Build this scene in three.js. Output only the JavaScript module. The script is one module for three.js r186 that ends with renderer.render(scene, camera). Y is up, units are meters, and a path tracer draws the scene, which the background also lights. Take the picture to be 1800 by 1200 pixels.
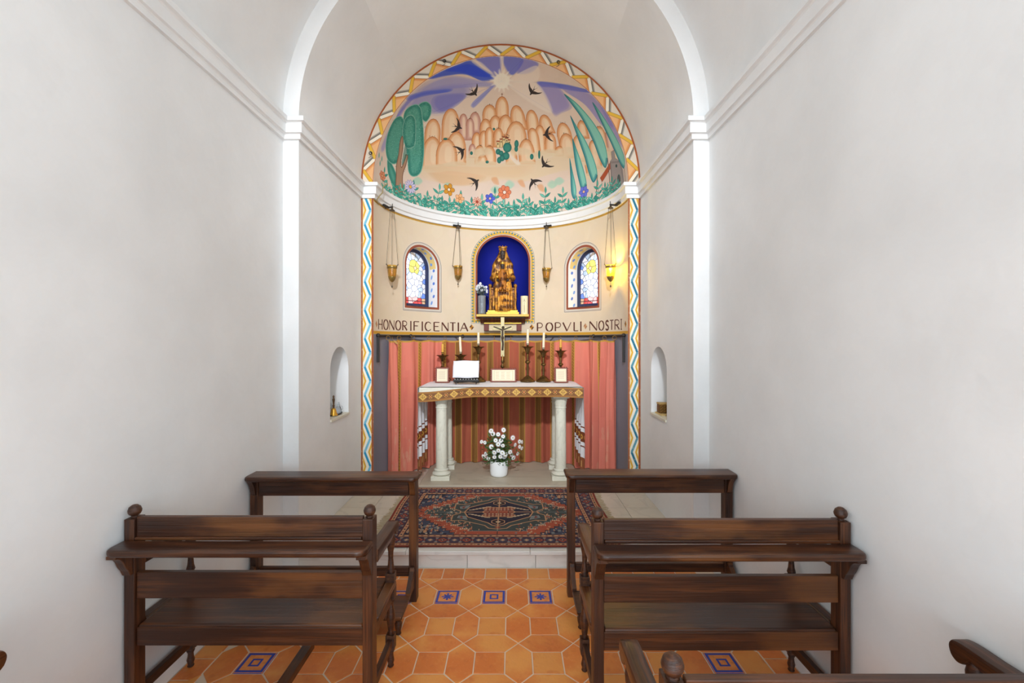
import * as THREE from 'three';
import { RoundedBoxGeometry } from 'three/addons/geometries/RoundedBoxGeometry.js';
import { mergeGeometries, mergeVertices, toCreasedNormals } from 'three/addons/utils/BufferGeometryUtils.js';
import { MarchingCubes } from 'three/addons/objects/MarchingCubes.js';
import { RectAreaLightUniformsLib } from 'three/addons/lights/RectAreaLightUniformsLib.js';

// ------------------------------------------------------------------ camera, sky, daylight, exposure
const scene = new THREE.Scene();
const EYE = [0.11, 1.57];
const camera = new THREE.PerspectiveCamera(2 * Math.atan(600 / 800) * 180 / Math.PI, 1.5, 0.05, 60);
camera.position.set(EYE[0], EYE[1], 0);
camera.lookAt(EYE[0], EYE[1], -1);
camera.setViewOffset(1800, 1200, 0, 2, 1800, 1200);

const renderer = new THREE.WebGLRenderer({ antialias: true });
renderer.toneMapping = THREE.LinearToneMapping;
renderer.toneMappingExposure = 1.1;
renderer.shadowMap.enabled = true;
RectAreaLightUniformsLib.init();

scene.background = new THREE.Color().setRGB(1.75, 1.85, 2.05);      // even daylight outside the windows and the open door
function daylight(w, h, x, y, z, intensity, color, tx, ty, tz) {
  const l = new THREE.RectAreaLight(color, intensity, w, h);
  l.position.set(x, y, z); l.lookAt(tx, ty, tz); scene.add(l);
}
const DAY = new THREE.Color().setRGB(0.80, 1.0, 1.14);
daylight(1.9, 2.4, 0, 1.25, 2.96, 4.0, DAY, 0, 1.25, 0);              // open doorway behind the camera
for (const s of [-1, 1]) daylight(1.3, 1.5, s * 1.46, 2.05, 1.1, s < 0 ? 4.4 : 5.4, DAY, 0, 2.05, 1.1);   // nave windows in both side walls, behind the camera

// added floodlight, unseen behind the camera, put in to brighten the altar and the painted apse (its housing is built below)
const ADDED_FLOOD = [0, 4.2, 1.2], addedFlood = new THREE.SpotLight(new THREE.Color().setRGB(0.93, 1.0, 1.08), 93, 0, 0.39, 1, 2);
addedFlood.position.set(...ADDED_FLOOD); addedFlood.target.position.set(0, 1.98, -5); addedFlood.castShadow = true; addedFlood.shadow.radius = 6; scene.add(addedFlood, addedFlood.target);

// ------------------------------------------------------------------ helpers
let seed = 12345;
const rnd = () => { seed = (seed * 1664525 + 1013904223) >>> 0; return seed / 4294967296; };
const rr = (a, b) => a + (b - a) * rnd();
const V3 = (x, y, z) => new THREE.Vector3(x, y, z);
const rgb = (r, g, b) => new THREE.Color(`rgb(${r},${g},${b})`);
const names = {};
function numbered(n) { const k = names[n] = (names[n] ?? -1) + 1; return k ? `${n}_${String(k).padStart(3, '0')}` : n; }
function finish(m) { m.castShadow = true; m.receiveShadow = true; return m; }
function prep(g) { g = g.index ? g.toNonIndexed() : g; for (const k of Object.keys(g.attributes)) if (!['position', 'normal', 'uv'].includes(k)) g.deleteAttribute(k); if (!g.attributes.normal) g.computeVertexNormals(); if (!g.attributes.uv) g.setAttribute('uv', new THREE.Float32BufferAttribute(new Float32Array(g.attributes.position.count * 2), 2)); return g; }
function merge(...gs) { return mergeGeometries(gs.flat(9).map(prep)); }
function part(parent, name, geo, mat, label) {
  const m = finish(new THREE.Mesh(Array.isArray(geo) ? merge(geo) : geo, mat)); m.name = name; parent.add(m);
  if (label) m.userData.label = label; return m;
}
function thing(name, label, category, pos = [0, 0, 0], turn = 0, group) {
  const g = new THREE.Group(); g.name = numbered(name); g.position.set(...pos); g.rotation.y = turn;
  g.userData = { label, category }; if (group) g.userData.group = group; scene.add(g); return g;
}
function solo(name, geo, mat, label, category, pos = [0, 0, 0], group) {
  const m = finish(new THREE.Mesh(Array.isArray(geo) ? merge(geo) : geo, mat)); m.name = numbered(name); m.position.set(...pos);
  m.userData = { label, category }; if (group) m.userData.group = group; scene.add(m); return m;
}
function struct(name, geo, mat, label) {
  const m = finish(new THREE.Mesh(Array.isArray(geo) ? merge(geo) : geo, mat)); m.name = name; m.userData = { kind: 'structure', label, category: name.split('_')[0] }; scene.add(m); return m;
}
const box = (w, h, d, x = 0, y = 0, z = 0) => new THREE.BoxGeometry(w, h, d).translate(x, y, z);
const rbox = (w, h, d, x = 0, y = 0, z = 0, r = 0.004, s = 2) => new RoundedBoxGeometry(w, h, d, s, Math.min(r, w / 2.01, h / 2.01, d / 2.01)).translate(x, y, z);
const lathe = (pts, seg = 24) => new THREE.LatheGeometry(pts.map(p => new THREE.Vector2(p[0], p[1])), seg);
const tube = (pts, r, seg = 24, rad = 8, closed = false) => new THREE.TubeGeometry(new THREE.CatmullRomCurve3(pts, closed), seg, r, rad, closed);
const ball = (r, x, y, z, s = 16) => new THREE.SphereGeometry(r, s, Math.ceil(s * 0.7)).translate(x, y, z);
function rod(a, b, r, seg = 8) { const d = b.clone().sub(a), g = new THREE.CylinderGeometry(r, r, d.length(), seg); g.applyQuaternion(new THREE.Quaternion().setFromUnitVectors(V3(0, 1, 0), d.clone().normalize())); const m = a.clone().add(b).multiplyScalar(0.5); return g.translate(m.x, m.y, m.z); }
// box-projected uv in metres, u along the grain
function uvBox(g, grain = 0, off = rnd() * 5) {
  g = prep(g); const p = g.attributes.position, uv = g.attributes.uv, a = V3(), b = V3(), c = V3();
  const off2 = off * 1.7;
  for (let i = 0; i < p.count; i += 3) {
    a.fromBufferAttribute(p, i); b.fromBufferAttribute(p, i + 1); c.fromBufferAttribute(p, i + 2);
    const n = b.clone().sub(a).cross(c.clone().sub(a)), w = [Math.abs(n.x), Math.abs(n.y), Math.abs(n.z)], k = w.indexOf(Math.max(...w));
    let ax = [0, 1, 2].filter(q => q !== k); if (ax[1] === grain) ax.reverse();
    [a, b, c].forEach((v, j) => { const q = [v.x, v.y, v.z]; uv.setXY(i + j, q[ax[0]] + off, q[ax[1]] + off2); });
  }
  return g;
}
function extr(shape, depth, bevel = 0, seg = 12, bs = 2) { return new THREE.ExtrudeGeometry(shape, { depth, curveSegments: seg, bevelEnabled: bevel > 0, bevelThickness: bevel, bevelSize: bevel, bevelSegments: bs, bevelOffset: -bevel }); }
const poly = pts => new THREE.Shape(pts.map(p => new THREE.Vector2(p[0], p[1])));
// value noise
const P_ = new Uint8Array(512); { for (let i = 0; i < 256; i++) P_[i] = i; for (let i = 255; i > 0; i--) { const j = Math.floor(rnd() * (i + 1)); [P_[i], P_[j]] = [P_[j], P_[i]]; } for (let i = 0; i < 256; i++) P_[i + 256] = P_[i]; }
function noise2(x, y, per = 256, pery = per) {
  const xi = Math.floor(x), yi = Math.floor(y), fx = x - xi, fy = y - yi, s = t => t * t * (3 - 2 * t), m = (v, q) => ((v % q) + q) % q;
  const h = (i, j) => P_[(P_[m(i, per) & 255] + m(j, pery)) & 255] / 255, u = s(fx), v = s(fy);
  return (h(xi, yi) * (1 - u) + h(xi + 1, yi) * u) * (1 - v) + (h(xi, yi + 1) * (1 - u) + h(xi + 1, yi + 1) * u) * v;
}
function fbm(x, y, oct = 4, per = 8, pery = per) { let a = 0, w = 0.5, t = 0; for (let o = 0; o < oct; o++) { a += w * noise2(x, y, per, pery); t += w; x *= 2; y *= 2; per *= 2; pery *= 2; w *= 0.5; } return a / t; }
function dataTex(w, h, fn, srgb = true) {
  const d = new Uint8Array(w * h * 4);
  for (let j = 0; j < h; j++) for (let i = 0; i < w; i++) { const c = fn(i / w, j / h), k = (j * w + i) * 4; d[k] = c[0]; d[k + 1] = c[1]; d[k + 2] = c[2]; d[k + 3] = 255; }
  const t = new THREE.DataTexture(d, w, h); t.magFilter = THREE.LinearFilter; t.wrapS = t.wrapT = THREE.RepeatWrapping; if (srgb) t.colorSpace = THREE.SRGBColorSpace; t.needsUpdate = true; return t;
}
function rep(t, u, v) { const c = t.clone(); c.repeat.set(u, v); c.needsUpdate = true; return c; }
const mix = (a, b, t) => a + (b - a) * t, mix3 = (a, b, t) => [mix(a[0], b[0], t), mix(a[1], b[1], t), mix(a[2], b[2], t)];
const sstep = (a, b, x) => { const t = Math.min(1, Math.max(0, (x - a) / (b - a))); return t * t * (3 - 2 * t); };
function canvas(w, h) { const c = document.createElement('canvas'); c.width = w; c.height = h; return [c, c.getContext('2d')]; }
function canvasTex(c, repeat = false) { const t = new THREE.CanvasTexture(c); t.colorSpace = THREE.SRGBColorSpace; if (repeat) t.wrapS = t.wrapT = THREE.RepeatWrapping; return t; }
const std = o => new THREE.MeshStandardMaterial(o), phys = o => new THREE.MeshPhysicalMaterial(o);

// ------------------------------------------------------------------ materials
const plasterT = dataTex(512, 512, (u, v) => { const n = fbm(u * 8, v * 8, 5, 8), m = fbm(u * 3, v * 3, 3, 3); const k = 238 + (n - 0.5) * 12 + (m - 0.5) * 10; return [k, k - 1, k - 3]; });
const plasterB = dataTex(512, 512, (u, v) => { const n = fbm(u * 6, v * 6, 4, 6) * 0.7 + fbm(u * 48, v * 48, 2, 48) * 0.3; const k = n * 255; return [k, k, k]; }, false);
const plaster = std({ map: rep(plasterT, 0.5, 0.5), bumpMap: rep(plasterB, 0.7, 0.7), bumpScale: 0.0022, roughness: 0.85, color: 0xffffff });
const plasterPlain = std({ color: rgb(238, 234, 226), roughness: 0.85 });
const woodT = dataTex(1024, 512, (u, v) => {
  const warp = fbm(u * 3, v * 3, 2, 3, 3) * 1.5, g = fbm(u * 3, v * 28 + warp, 4, 3, 28), f = fbm(u * 10, v * 120, 2, 10, 120), w = fbm(u * 4, v * 3 + 5, 5, 4, 3), k = fbm(u * 3 + 2, v * 5, 4, 3, 5);
  let c = mix3([76, 48, 30], [112, 72, 42], sstep(0.3, 0.7, g)); c = mix3(c, [50, 30, 20], sstep(0.5, 0.8, f) * 0.55); c = mix3(c, [54, 32, 22], sstep(0.5, 0.72, k) * 0.6);
  return mix3(c, [168, 120, 66], sstep(0.5, 0.72, w) * 0.55 * (0.5 + 0.7 * f));
});
const woodB = dataTex(512, 512, (u, v) => { const k = 255 * (0.6 * fbm(u * 4, v * 80, 3, 4, 80) + 0.4 * fbm(u * 10, v * 10, 3, 10)); return [k, k, k]; }, false);
const wood = std({ map: rep(woodT, 0.8, 1.9), bumpMap: rep(woodB, 1, 2), bumpScale: 0.0016, roughness: 0.42, color: rgb(214, 192, 178) });
const woodTop = std({ map: rep(woodT, 0.8, 1.9), bumpMap: rep(woodB, 1, 2), bumpScale: 0.0012, roughness: 0.33, color: rgb(214, 192, 178) });
const terraT = dataTex(512, 512, (u, v) => {
  const n = fbm(u * 5, v * 5, 5, 5), f = fbm(u * 60, v * 60, 2, 60), s = fbm(u * 14 + 3, v * 14, 3, 14);
  let c = mix3([232, 134, 64], [246, 168, 88], sstep(0.25, 0.75, n)); c = mix3(c, [216, 120, 58], sstep(0.62, 0.8, s) * 0.45); return mix3(c, [244, 168, 104], sstep(0.62, 0.9, f) * 0.35);
});
const terra = [[255, 250, 245], [252, 246, 238], [248, 240, 230], [252, 242, 228], [244, 230, 218]].map((c, i) => { const t = rep(terraT, 1.4, 1.4); t.offset.set(i * 0.21, i * 0.37); return std({ map: t, roughness: 0.46, color: rgb(...c), bumpMap: rep(plasterB, 2, 2), bumpScale: 0.002 }); });
const grout = std({ color: rgb(238, 214, 188), roughness: 0.9 });
const marbleT = dataTex(512, 512, (u, v) => { const n = fbm(u * 4, v * 4, 5, 4), w = Math.abs(fbm(u * 3 + n, v * 6, 4, 3, 6) - 0.5) * 2; const k = mix(224, 242, n) - 11 * (1 - sstep(0, 0.12, w)); return [k, k - 3, k - 10]; });
const marble = std({ map: rep(marbleT, 1, 1), roughness: 0.35 });
const marbleB = std({ map: rep(marbleT, 1.3, 0.8), roughness: 0.38, color: rgb(238, 232, 220) });
const stoneW = std({ map: rep(marbleT, 2, 2), roughness: 0.5, color: rgb(246, 244, 230) });
const platM = std({ map: rep(marbleT, 0.7, 0.7), roughness: 0.5, color: rgb(214, 202, 184) });
const brassT = dataTex(256, 256, (u, v) => { const n = fbm(u * 6, v * 6, 4, 6); return mix3([82, 62, 34], [150, 116, 62], sstep(0.3, 0.75, n)); });
const brass = std({ map: brassT, metalness: 0.75, roughness: 0.38 });
const gold = std({ color: rgb(206, 158, 62), metalness: 0.7, roughness: 0.35 });
const iron = std({ color: rgb(46, 42, 40), metalness: 0.3, roughness: 0.55 });
const lead = std({ color: rgb(40, 44, 58), roughness: 0.7 });

// ------------------------------------------------------------------ layout of the chapel (metres; Z is distance in front of the camera plane)
const WN = 1.474, WC = 1.365, R = 1.243, Z1 = 3.148, Z2 = 4.445, SPR = 3.10, CF = 0.126, BACK = 3.0, PT = 0.153;
// photo pixel -> direction, met with the apse cylinder or the apse semidome
function hitPlan(px) { const k = (px - 900) / 800, a = 1 + k * k, b = EYE[0] * k - Z2, c = EYE[0] ** 2 + Z2 * Z2 - R * R; return (-b + Math.sqrt(Math.max(0, b * b - a * c))) / a; }
function thetaOf(px) { const Z = hitPlan(px); return Math.atan2(EYE[0] + (px - 900) / 800 * Z, Z - Z2); }
function heightOf(px, py) { return EYE[1] - (py - 598) / 800 * hitPlan(px); }
function domeHit(px, py) {
  const d = [(px - 900) / 800, -(py - 598) / 800, 1], o = [EYE[0], EYE[1] - SPR, -Z2], a = d[0] ** 2 + d[1] ** 2 + 1, b = o[0] * d[0] + o[1] * d[1] + o[2], c = o[0] ** 2 + o[1] ** 2 + o[2] ** 2 - R * R;
  const t = (-b + Math.sqrt(Math.max(0, b * b - a * c))) / a; return [0, 1, 2].map(i => (o[i] + d[i] * t) / R);
}

// ------------------------------------------------------------------ nave shell
{
  const L = Z1 + BACK, zc = (BACK - Z1) / 2;
  for (const s of [-1, 1]) { const w = poly([[-BACK, 0], [Z1, 0], [Z1, SPR], [-BACK, SPR]]); w.holes.push(new THREE.Path([[-1.75, 1.3], [-0.45, 1.3], [-0.45, 2.8], [-1.75, 2.8]].map(p => new THREE.Vector2(...p)))); const g = extr(w, 0.3).rotateY(Math.PI / 2); g.translate(s < 0 ? -WN - 0.3 : WN, 0, 0); struct(s < 0 ? 'wall_left' : 'wall_right', uvBox(g, 2, 0), plaster, `plain white plaster nave wall on the ${s < 0 ? 'bell niche' : 'lit lamp'} side`); }
  const ring = (r0, r1) => { const h = new THREE.Shape(); h.absarc(0, 0, r1, 0, Math.PI, false); h.lineTo(-r0, 0); h.absarc(0, 0, r0, Math.PI, 0, true); return h; };
  struct('ceiling', uvBox(toCreasedNormals(extr(ring(WN, WN + 0.3), L, 0, 48), 0.6).translate(0, SPR, -Z1), 2, 0), plaster, 'white plaster barrel vault over the nave');
  struct('ceiling_chancel', uvBox(toCreasedNormals(extr(ring(WC, WC + 0.4), Z2 - Z1, 0, 48), 0.6).translate(0, SPR, -Z2), 2, 0), plaster, 'white plaster barrel vault over the chancel');
  // back wall with open doorway and the window over it
  const bw = poly([[-WN - 0.3, 0], [WN + 0.3, 0], [WN + 0.3, 5], [-WN - 0.3, 5]]);
  bw.holes.push(new THREE.Path([[-0.95, 0.02], [0.95, 0.02], [0.95, 2.45], [-0.95, 2.45]].map(p => new THREE.Vector2(...p))));
  struct('wall_back', extr(bw, 0.3).translate(0, 0, BACK), plaster, 'white entrance wall with open doorway behind the pews');
  struct('floor_terrace', box(8, 0.1, 6, 0, -0.06, BACK + 3.3), std({ color: rgb(170, 160, 145), roughness: 0.9 }), 'paved terrace outside the entrance door');
}
// chancel side walls with arched niches
const NZ0 = 3.69, NZ1 = 4.105, NY0 = 0.903, NTOP = 1.515, NDEP = 0.2;
for (const s of [-1, 1]) {
  const w = poly([[Z1, 0], [Z2 + 0.02, 0], [Z2 + 0.02, SPR], [Z1, SPR]]), r = (NZ1 - NZ0) / 2, c = (NZ0 + NZ1) / 2, h = new THREE.Path();
  h.moveTo(NZ0, NY0); h.lineTo(NZ1, NY0); h.lineTo(NZ1, NTOP - r); h.absarc(c, NTOP - r, r, 0, Math.PI, false); h.lineTo(NZ0, NY0); w.holes.push(h);
  const g = toCreasedNormals(extr(w, NDEP, 0, 20), 0.6).rotateY(Math.PI / 2);      // (Z,y) plane -> along -z; extrusion towards +x
  if (s < 0) g.translate(-WC - NDEP, 0, 0); else g.translate(WC, 0, 0);
  struct(s < 0 ? 'wall_chancel_left' : 'wall_chancel_right', [uvBox(g, 2, 0), uvBox(box(0.16, SPR, Z2 - Z1, s * (WC + NDEP + 0.08), SPR / 2, -(Z1 + Z2) / 2), 2, 0)], plaster, `white chancel wall with a small arched niche holding ${s < 0 ? 'a hand bell' : 'a box'}`);
  const o = struct(s < 0 ? 'trim_1' : 'trim_2', rbox(NDEP + 0.012, 0.022, NZ1 - NZ0 - 0.004, s * (WC + NDEP / 2 - 0.006), NY0 + 0.011, -c, 0.003), stoneW, 'thin pale stone sill in the chancel wall niche');
}

// ------------------------------------------------------------------ apse front with the painted arch band
{
  const S = 420, X0 = -1.42, Y1 = 4.55, [c, g] = canvas(Math.round(2.84 * S), Math.round(Y1 * S)), W = c.width, H = c.height;
  const X = x => (x - X0) * S, Y = y => (Y1 - y) * S;
  g.fillStyle = 'rgb(236,230,220)'; g.fillRect(0, 0, W, H);
  const line = (pts, col, lw, cap = 'butt') => { g.strokeStyle = col; g.lineWidth = lw * S; g.lineCap = cap; g.lineJoin = 'round'; g.beginPath(); pts.forEach((p, i) => i ? g.lineTo(X(p[0]), Y(p[1])) : g.moveTo(X(p[0]), Y(p[1]))); g.stroke(); };
  const fill = (pts, col) => { g.fillStyle = col; g.beginPath(); pts.forEach((p, i) => i ? g.lineTo(X(p[0]), Y(p[1])) : g.moveTo(X(p[0]), Y(p[1]))); g.closePath(); g.fill(); };
  // pilaster strips: zigzag
  for (const s of [-1, 1]) {
    const xa = s < 0 ? -WC : R, xb = s < 0 ? -R : WC, per = 0.278, x0 = xa + 0.03, x1 = xb - 0.03;
    fill([[xa, 0], [xb, 0], [xb, 2.98], [xa, 2.98]], 'rgb(240,232,214)');
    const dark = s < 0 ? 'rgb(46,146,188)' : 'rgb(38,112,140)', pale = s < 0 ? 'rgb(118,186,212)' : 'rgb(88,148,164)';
    for (let y = 2.98; y > 0; y -= per) {
      const m = y - per / 2, e = y - per;
      // yellow fillings in the angles, with a pale heart
      fill([[xb - 0.022, y - 0.02], [x1 - 0.028, m + per * 0.5], [xb - 0.022, y + 0.09], [x1 - 0.002, y + 0.05]], 'rgba(226,170,44,0)');
      fill([[xb - 0.02, y + 0.1], [xb - 0.02, y - 0.1], [xb - 0.052, y]], 'rgb(222,166,46)'); fill([[xb - 0.02, y + 0.045], [xb - 0.02, y - 0.045], [xb - 0.036, y]], 'rgb(238,222,170)');
      fill([[xa + 0.02, m + 0.1], [xa + 0.02, m - 0.1], [xa + 0.052, m]], 'rgb(222,166,46)'); fill([[xa + 0.02, m + 0.045], [xa + 0.02, m - 0.045], [xa + 0.036, m]], 'rgb(238,222,170)');
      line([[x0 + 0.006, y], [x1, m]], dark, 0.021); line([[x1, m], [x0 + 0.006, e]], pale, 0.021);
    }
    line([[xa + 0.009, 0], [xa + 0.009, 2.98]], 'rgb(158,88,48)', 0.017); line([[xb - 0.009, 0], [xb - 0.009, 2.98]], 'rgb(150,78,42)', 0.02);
    for (let i = 0; i < 260; i++) { g.fillStyle = `rgba(236,214,186,${rr(0.1, 0.5)})`; g.fillRect(X(rr(xa, xb)), Y(rr(0, 2.98)), rr(1, 5), rr(1, 9)); }
  }
  // arch band
  const pt = (r, a) => [r * Math.cos(a), SPR + r * Math.sin(a)], ri = R + 0.008, ro = WC - 0.014, N = 16;
  const arcBand = (r0, r1, col) => { g.fillStyle = col; g.beginPath(); g.arc(X(0), Y(SPR), r1 * S, Math.PI, 0, false); g.arc(X(0), Y(SPR), r0 * S, 0, Math.PI, true); g.fill(); };
  arcBand(R - 0.02, 1.42, 'rgb(238,222,202)');
  for (let k = 0; k < N; k++) {                               // clockwise from the left
    const da = Math.PI / N, a0 = Math.PI - k * da, a1 = a0 - da / 2, a2 = a0 - da;
    g.save(); g.beginPath(); [pt(ri, a0), pt(ro, a1), pt(ri, a2)].forEach((p, i) => i ? g.lineTo(X(p[0]), Y(p[1])) : g.moveTo(X(p[0]), Y(p[1]))); g.closePath(); g.clip();
    g.fillStyle = 'rgb(232,176,120)'; g.fill(); const q = pt(ri, a2), q2 = pt((ri + ro) / 2, a0 - da * 0.75);
    for (let i = 0; i < 7; i++) { g.strokeStyle = 'rgba(206,110,42,0.22)'; g.lineWidth = S * 0.012 * (i + 1); g.beginPath(); g.moveTo(X(q[0]), Y(q[1])); g.lineTo(X(pt(ro, a1)[0]), Y(pt(ro, a1)[1])); g.stroke(); }
    g.restore();
    g.save(); g.beginPath(); [pt(ro, a1), pt(ri, a2), pt(ro, a2 - da / 2)].forEach((p, i) => i ? g.lineTo(X(p[0]), Y(p[1])) : g.moveTo(X(p[0]), Y(p[1]))); g.closePath(); g.clip();
    g.fillStyle = 'rgb(222,208,188)'; g.fill();
    for (let i = 0; i < 7; i++) { g.strokeStyle = 'rgba(58,56,52,0.24)'; g.lineWidth = S * 0.011 * (i + 1); g.beginPath(); g.moveTo(X(pt(ri, a2)[0]), Y(pt(ri, a2)[1])); g.lineTo(X(pt(ro, a1)[0]), Y(pt(ro, a1)[1])); g.stroke(); }
    g.restore();
    line([pt(ro, a1), pt(ri, a2)], 'rgba(70,60,50,0.7)', 0.036); line([pt(ro, a1), pt(ri, a2)], 'rgb(240,228,206)', 0.031);
    line([pt(ri, a0), pt(ro, a1)], 'rgba(90,60,20,0.7)', 0.034); line([pt(ri, a0), pt(ro, a1)], 'rgb(226,176,58)', 0.029);
  }
  arcBand(ro - 0.002, WC + 0.05, 'rgb(164,86,42)'); arcBand(R - 0.02, ri, 'rgb(230,204,182)'); arcBand(ri - 0.006, ri, 'rgb(168,98,62)');
  const tx = canvasTex(c); tx.repeat.set(1 / 2.84, 1 / Y1); tx.offset.set(-X0 / 2.84, 0);
  const sh = poly([[-1.5, 0], [-R, 0], [-R, SPR]]); sh.absarc(0, SPR, R, Math.PI, 0, true); for (const p of [[R, 0], [1.5, 0], [1.5, 4.62], [-1.5, 4.62]]) sh.lineTo(...p);
  const geo = toCreasedNormals(extr(sh, 0.06, 0, 64), 0.5).translate(0, 0, -Z2 - 0.06);
  struct('wall_arch', geo, std({ map: tx, roughness: 0.85 }), 'arch wall round the apse painted with zigzag strips and woven ribbon band');
}

// ------------------------------------------------------------------ apse wall: lettering, painted frames, openings
const WTH = THREE.MathUtils.degToRad(49), WHALF = 0.222, WY0 = 1.96, WSPR = 2.424, NHALF = 0.322, NIY0 = 1.857, NISPR = 2.542, NITH = -0.002;
const openings = [{ c: -WTH, h: WHALF, y0: WY0, sp: WSPR }, { c: WTH, h: WHALF, y0: WY0, sp: WSPR }, { c: NITH, h: NHALF, y0: NIY0, sp: NISPR }];
const cyl = (th, y, r = R) => [r * Math.sin(th), y, -(Z2 + r * Math.cos(th))];
{
  const W = 2048, H = 1560, Y0 = CF - 0.02, [c, g] = canvas(W, H), X = th => (th / Math.PI + 0.5) * W, Y = y => (SPR - y) / (SPR - Y0) * H, M = W / (Math.PI * R);
  g.fillStyle = 'rgb(226,207,180)'; g.fillRect(0, 0, W, H);
  for (let i = 0; i < 900; i++) { g.fillStyle = `rgba(${rnd() < 0.5 ? '246,234,214' : '218,196,168'},${rr(0.02, 0.07)})`; g.beginPath(); g.ellipse(rr(0, W), rr(0, H), rr(8, 70), rr(8, 60), rr(0, 3), 0, 7); g.fill(); }
  g.fillStyle = 'rgb(134,130,138)'; g.fillRect(0, Y(1.632), W, H);
  g.fillStyle = 'rgb(214,158,52)'; g.fillRect(0, Y(1.664), W, Y(1.634) - Y(1.664)); g.fillStyle = 'rgb(196,150,60)'; g.fillRect(0, Y(2.957), W, Y(2.935) - Y(2.957));
  g.fillStyle = 'rgba(120,84,30,0.7)'; g.fillRect(0, Y(2.962), W, 4);
  // letters, each drawn at its own place on the wall
  const base = 1.682, cap = 0.102;
  const TK = 9.5, TN = 5, q_ = (n, a0, a1) => Array.from({ length: n + 1 }, (_, i) => { const a = mix(a0, a1, i / n); return [0.5 + 0.5 * Math.cos(a), 0.5 + 0.5 * Math.sin(a)]; });
  const bowl = (y0, y1) => [[0, y0], [0.45, y0], ...Array.from({ length: 9 }, (_, i) => { const a = -Math.PI / 2 + Math.PI * i / 8; return [0.45 + 0.5 * Math.cos(a), (y0 + y1) / 2 + (y1 - y0) / 2 * Math.sin(a)]; }), [0.45, y1], [0, y1]];
  const GL = {                                             // strokes: [thick?, points], x 0..1, y 0 (foot) .. 1 (top)
    H: [[1, [[0, 0], [0, 1]]], [1, [[1, 0], [1, 1]]], [0, [[0, 0.5], [1, 0.5]]]], N: [[0, [[0, 0], [0, 1]]], [1, [[0, 1], [1, 0]]], [0, [[1, 0], [1, 1]]]], O: [[0, q_(32, 0, Math.PI * 2)], [1, q_(12, Math.PI * 0.65, Math.PI * 1.35)], [1, q_(12, -Math.PI * 0.35, Math.PI * 0.35)]],
    I: [[1, [[0.5, 0], [0.5, 1]]], [0, [[0, 0], [1, 0]]], [0, [[0, 1], [1, 1]]]], R: [[1, [[0, 0], [0, 1]]], [0, bowl(0.48, 1)], [1, [[0.35, 0.48], [1, 0]]]], P: [[1, [[0, 0], [0, 1]]], [0, bowl(0.42, 1)]],
    F: [[1, [[0, 0], [0, 1]]], [0, [[0, 1], [1, 1]]], [0, [[0, 0.52], [0.75, 0.52]]]], E: [[1, [[0, 0], [0, 1]]], [0, [[0, 1], [1, 1]]], [0, [[0, 0.52], [0.8, 0.52]]], [0, [[0, 0], [1, 0]]]], C: [[0, q_(26, Math.PI * 0.22, Math.PI * 1.78)], [1, q_(12, Math.PI * 0.65, Math.PI * 1.35)]],
    T: [[1, [[0.5, 0], [0.5, 1]]], [0, [[0, 1], [1, 1]]]], A: [[0, [[0, 0], [0.5, 1]]], [1, [[0.5, 1], [1, 0]]], [0, [[0.2, 0.36], [0.8, 0.36]]]], V: [[1, [[0, 1], [0.5, 0]]], [0, [[0.5, 0], [1, 1]]]], L: [[1, [[0, 0], [0, 1]]], [0, [[0, 0], [1, 0]]]],
    S: [[1, [[0.95, 0.85], [0.6, 1], [0.2, 0.93], [0.05, 0.75], [0.25, 0.58], [0.75, 0.44], [0.95, 0.25], [0.8, 0.06], [0.4, 0], [0, 0.14]]]] };
  const put = (ch, p0, p1) => {
    const x0 = X(thetaOf(p0)) + 3, x1 = X(thetaOf(p1)) - 3, y0 = Y(base), y1 = Y(base + cap); g.strokeStyle = 'rgb(88,42,30)'; g.lineCap = 'butt'; g.lineJoin = 'round';
    for (const [k, pts] of GL[ch]) { g.lineWidth = k ? TK : TN; g.beginPath(); pts.forEach((p, i) => { const q = [mix(x0, x1, p[0]), mix(y0, y1, p[1])]; i ? g.lineTo(...q) : g.moveTo(...q); }); g.stroke(); }
  };
  const s1 = 9.233, w1 = [['H', 232, 298], ['O', 315, 395], ['N', 408, 492], ['O', 508, 600], ['R', 622, 702], ['I', 744, 774], ['F', 805, 900], ['I', 930, 960], ['C', 985, 1100], ['E', 1130, 1230], ['N', 1258, 1372], ['T', 1388, 1492], ['I', 1515, 1545], ['A', 1555, 1690]];
  for (const [ch, a, b] of w1) put(ch, 640 + a / s1, 640 + b / s1);
  const w2 = [['P', 240, 280], ['O', 297, 345], ['P', 358, 400], ['V', 408, 466], ['L', 482, 514], ['I', 522, 536], ['N', 585, 636], ['O', 645, 682], ['S', 690, 714], ['T', 718, 746], ['R', 752, 784], ['I', 789, 801]];
  for (const [ch, a, b] of w2) put(ch, 880 + a / 3.75, 880 + b / 3.75);
  for (const [px, pale] of [[661.8, 1], [829, 0], [934.7, 0], [1029, 1], [1099.5, 0]]) {
    const x = X(thetaOf(px)), y = Y(1.732), r = 15; const tri = (a, b, col) => { g.fillStyle = col; g.beginPath(); g.moveTo(x, y); g.lineTo(...a); g.lineTo(...b); g.fill(); };
    const t = [x, y - r * 1.25], q = [x + r, y], bt = [x, y + r * 1.25], l = [x - r, y], A = pale ? 'rgb(206,160,110)' : 'rgb(214,150,46)', B = pale ? 'rgb(170,110,80)' : 'rgb(86,40,24)';
    tri(t, q, A); tri(q, bt, B); tri(bt, l, A); tri(l, t, B);
  }
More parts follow.
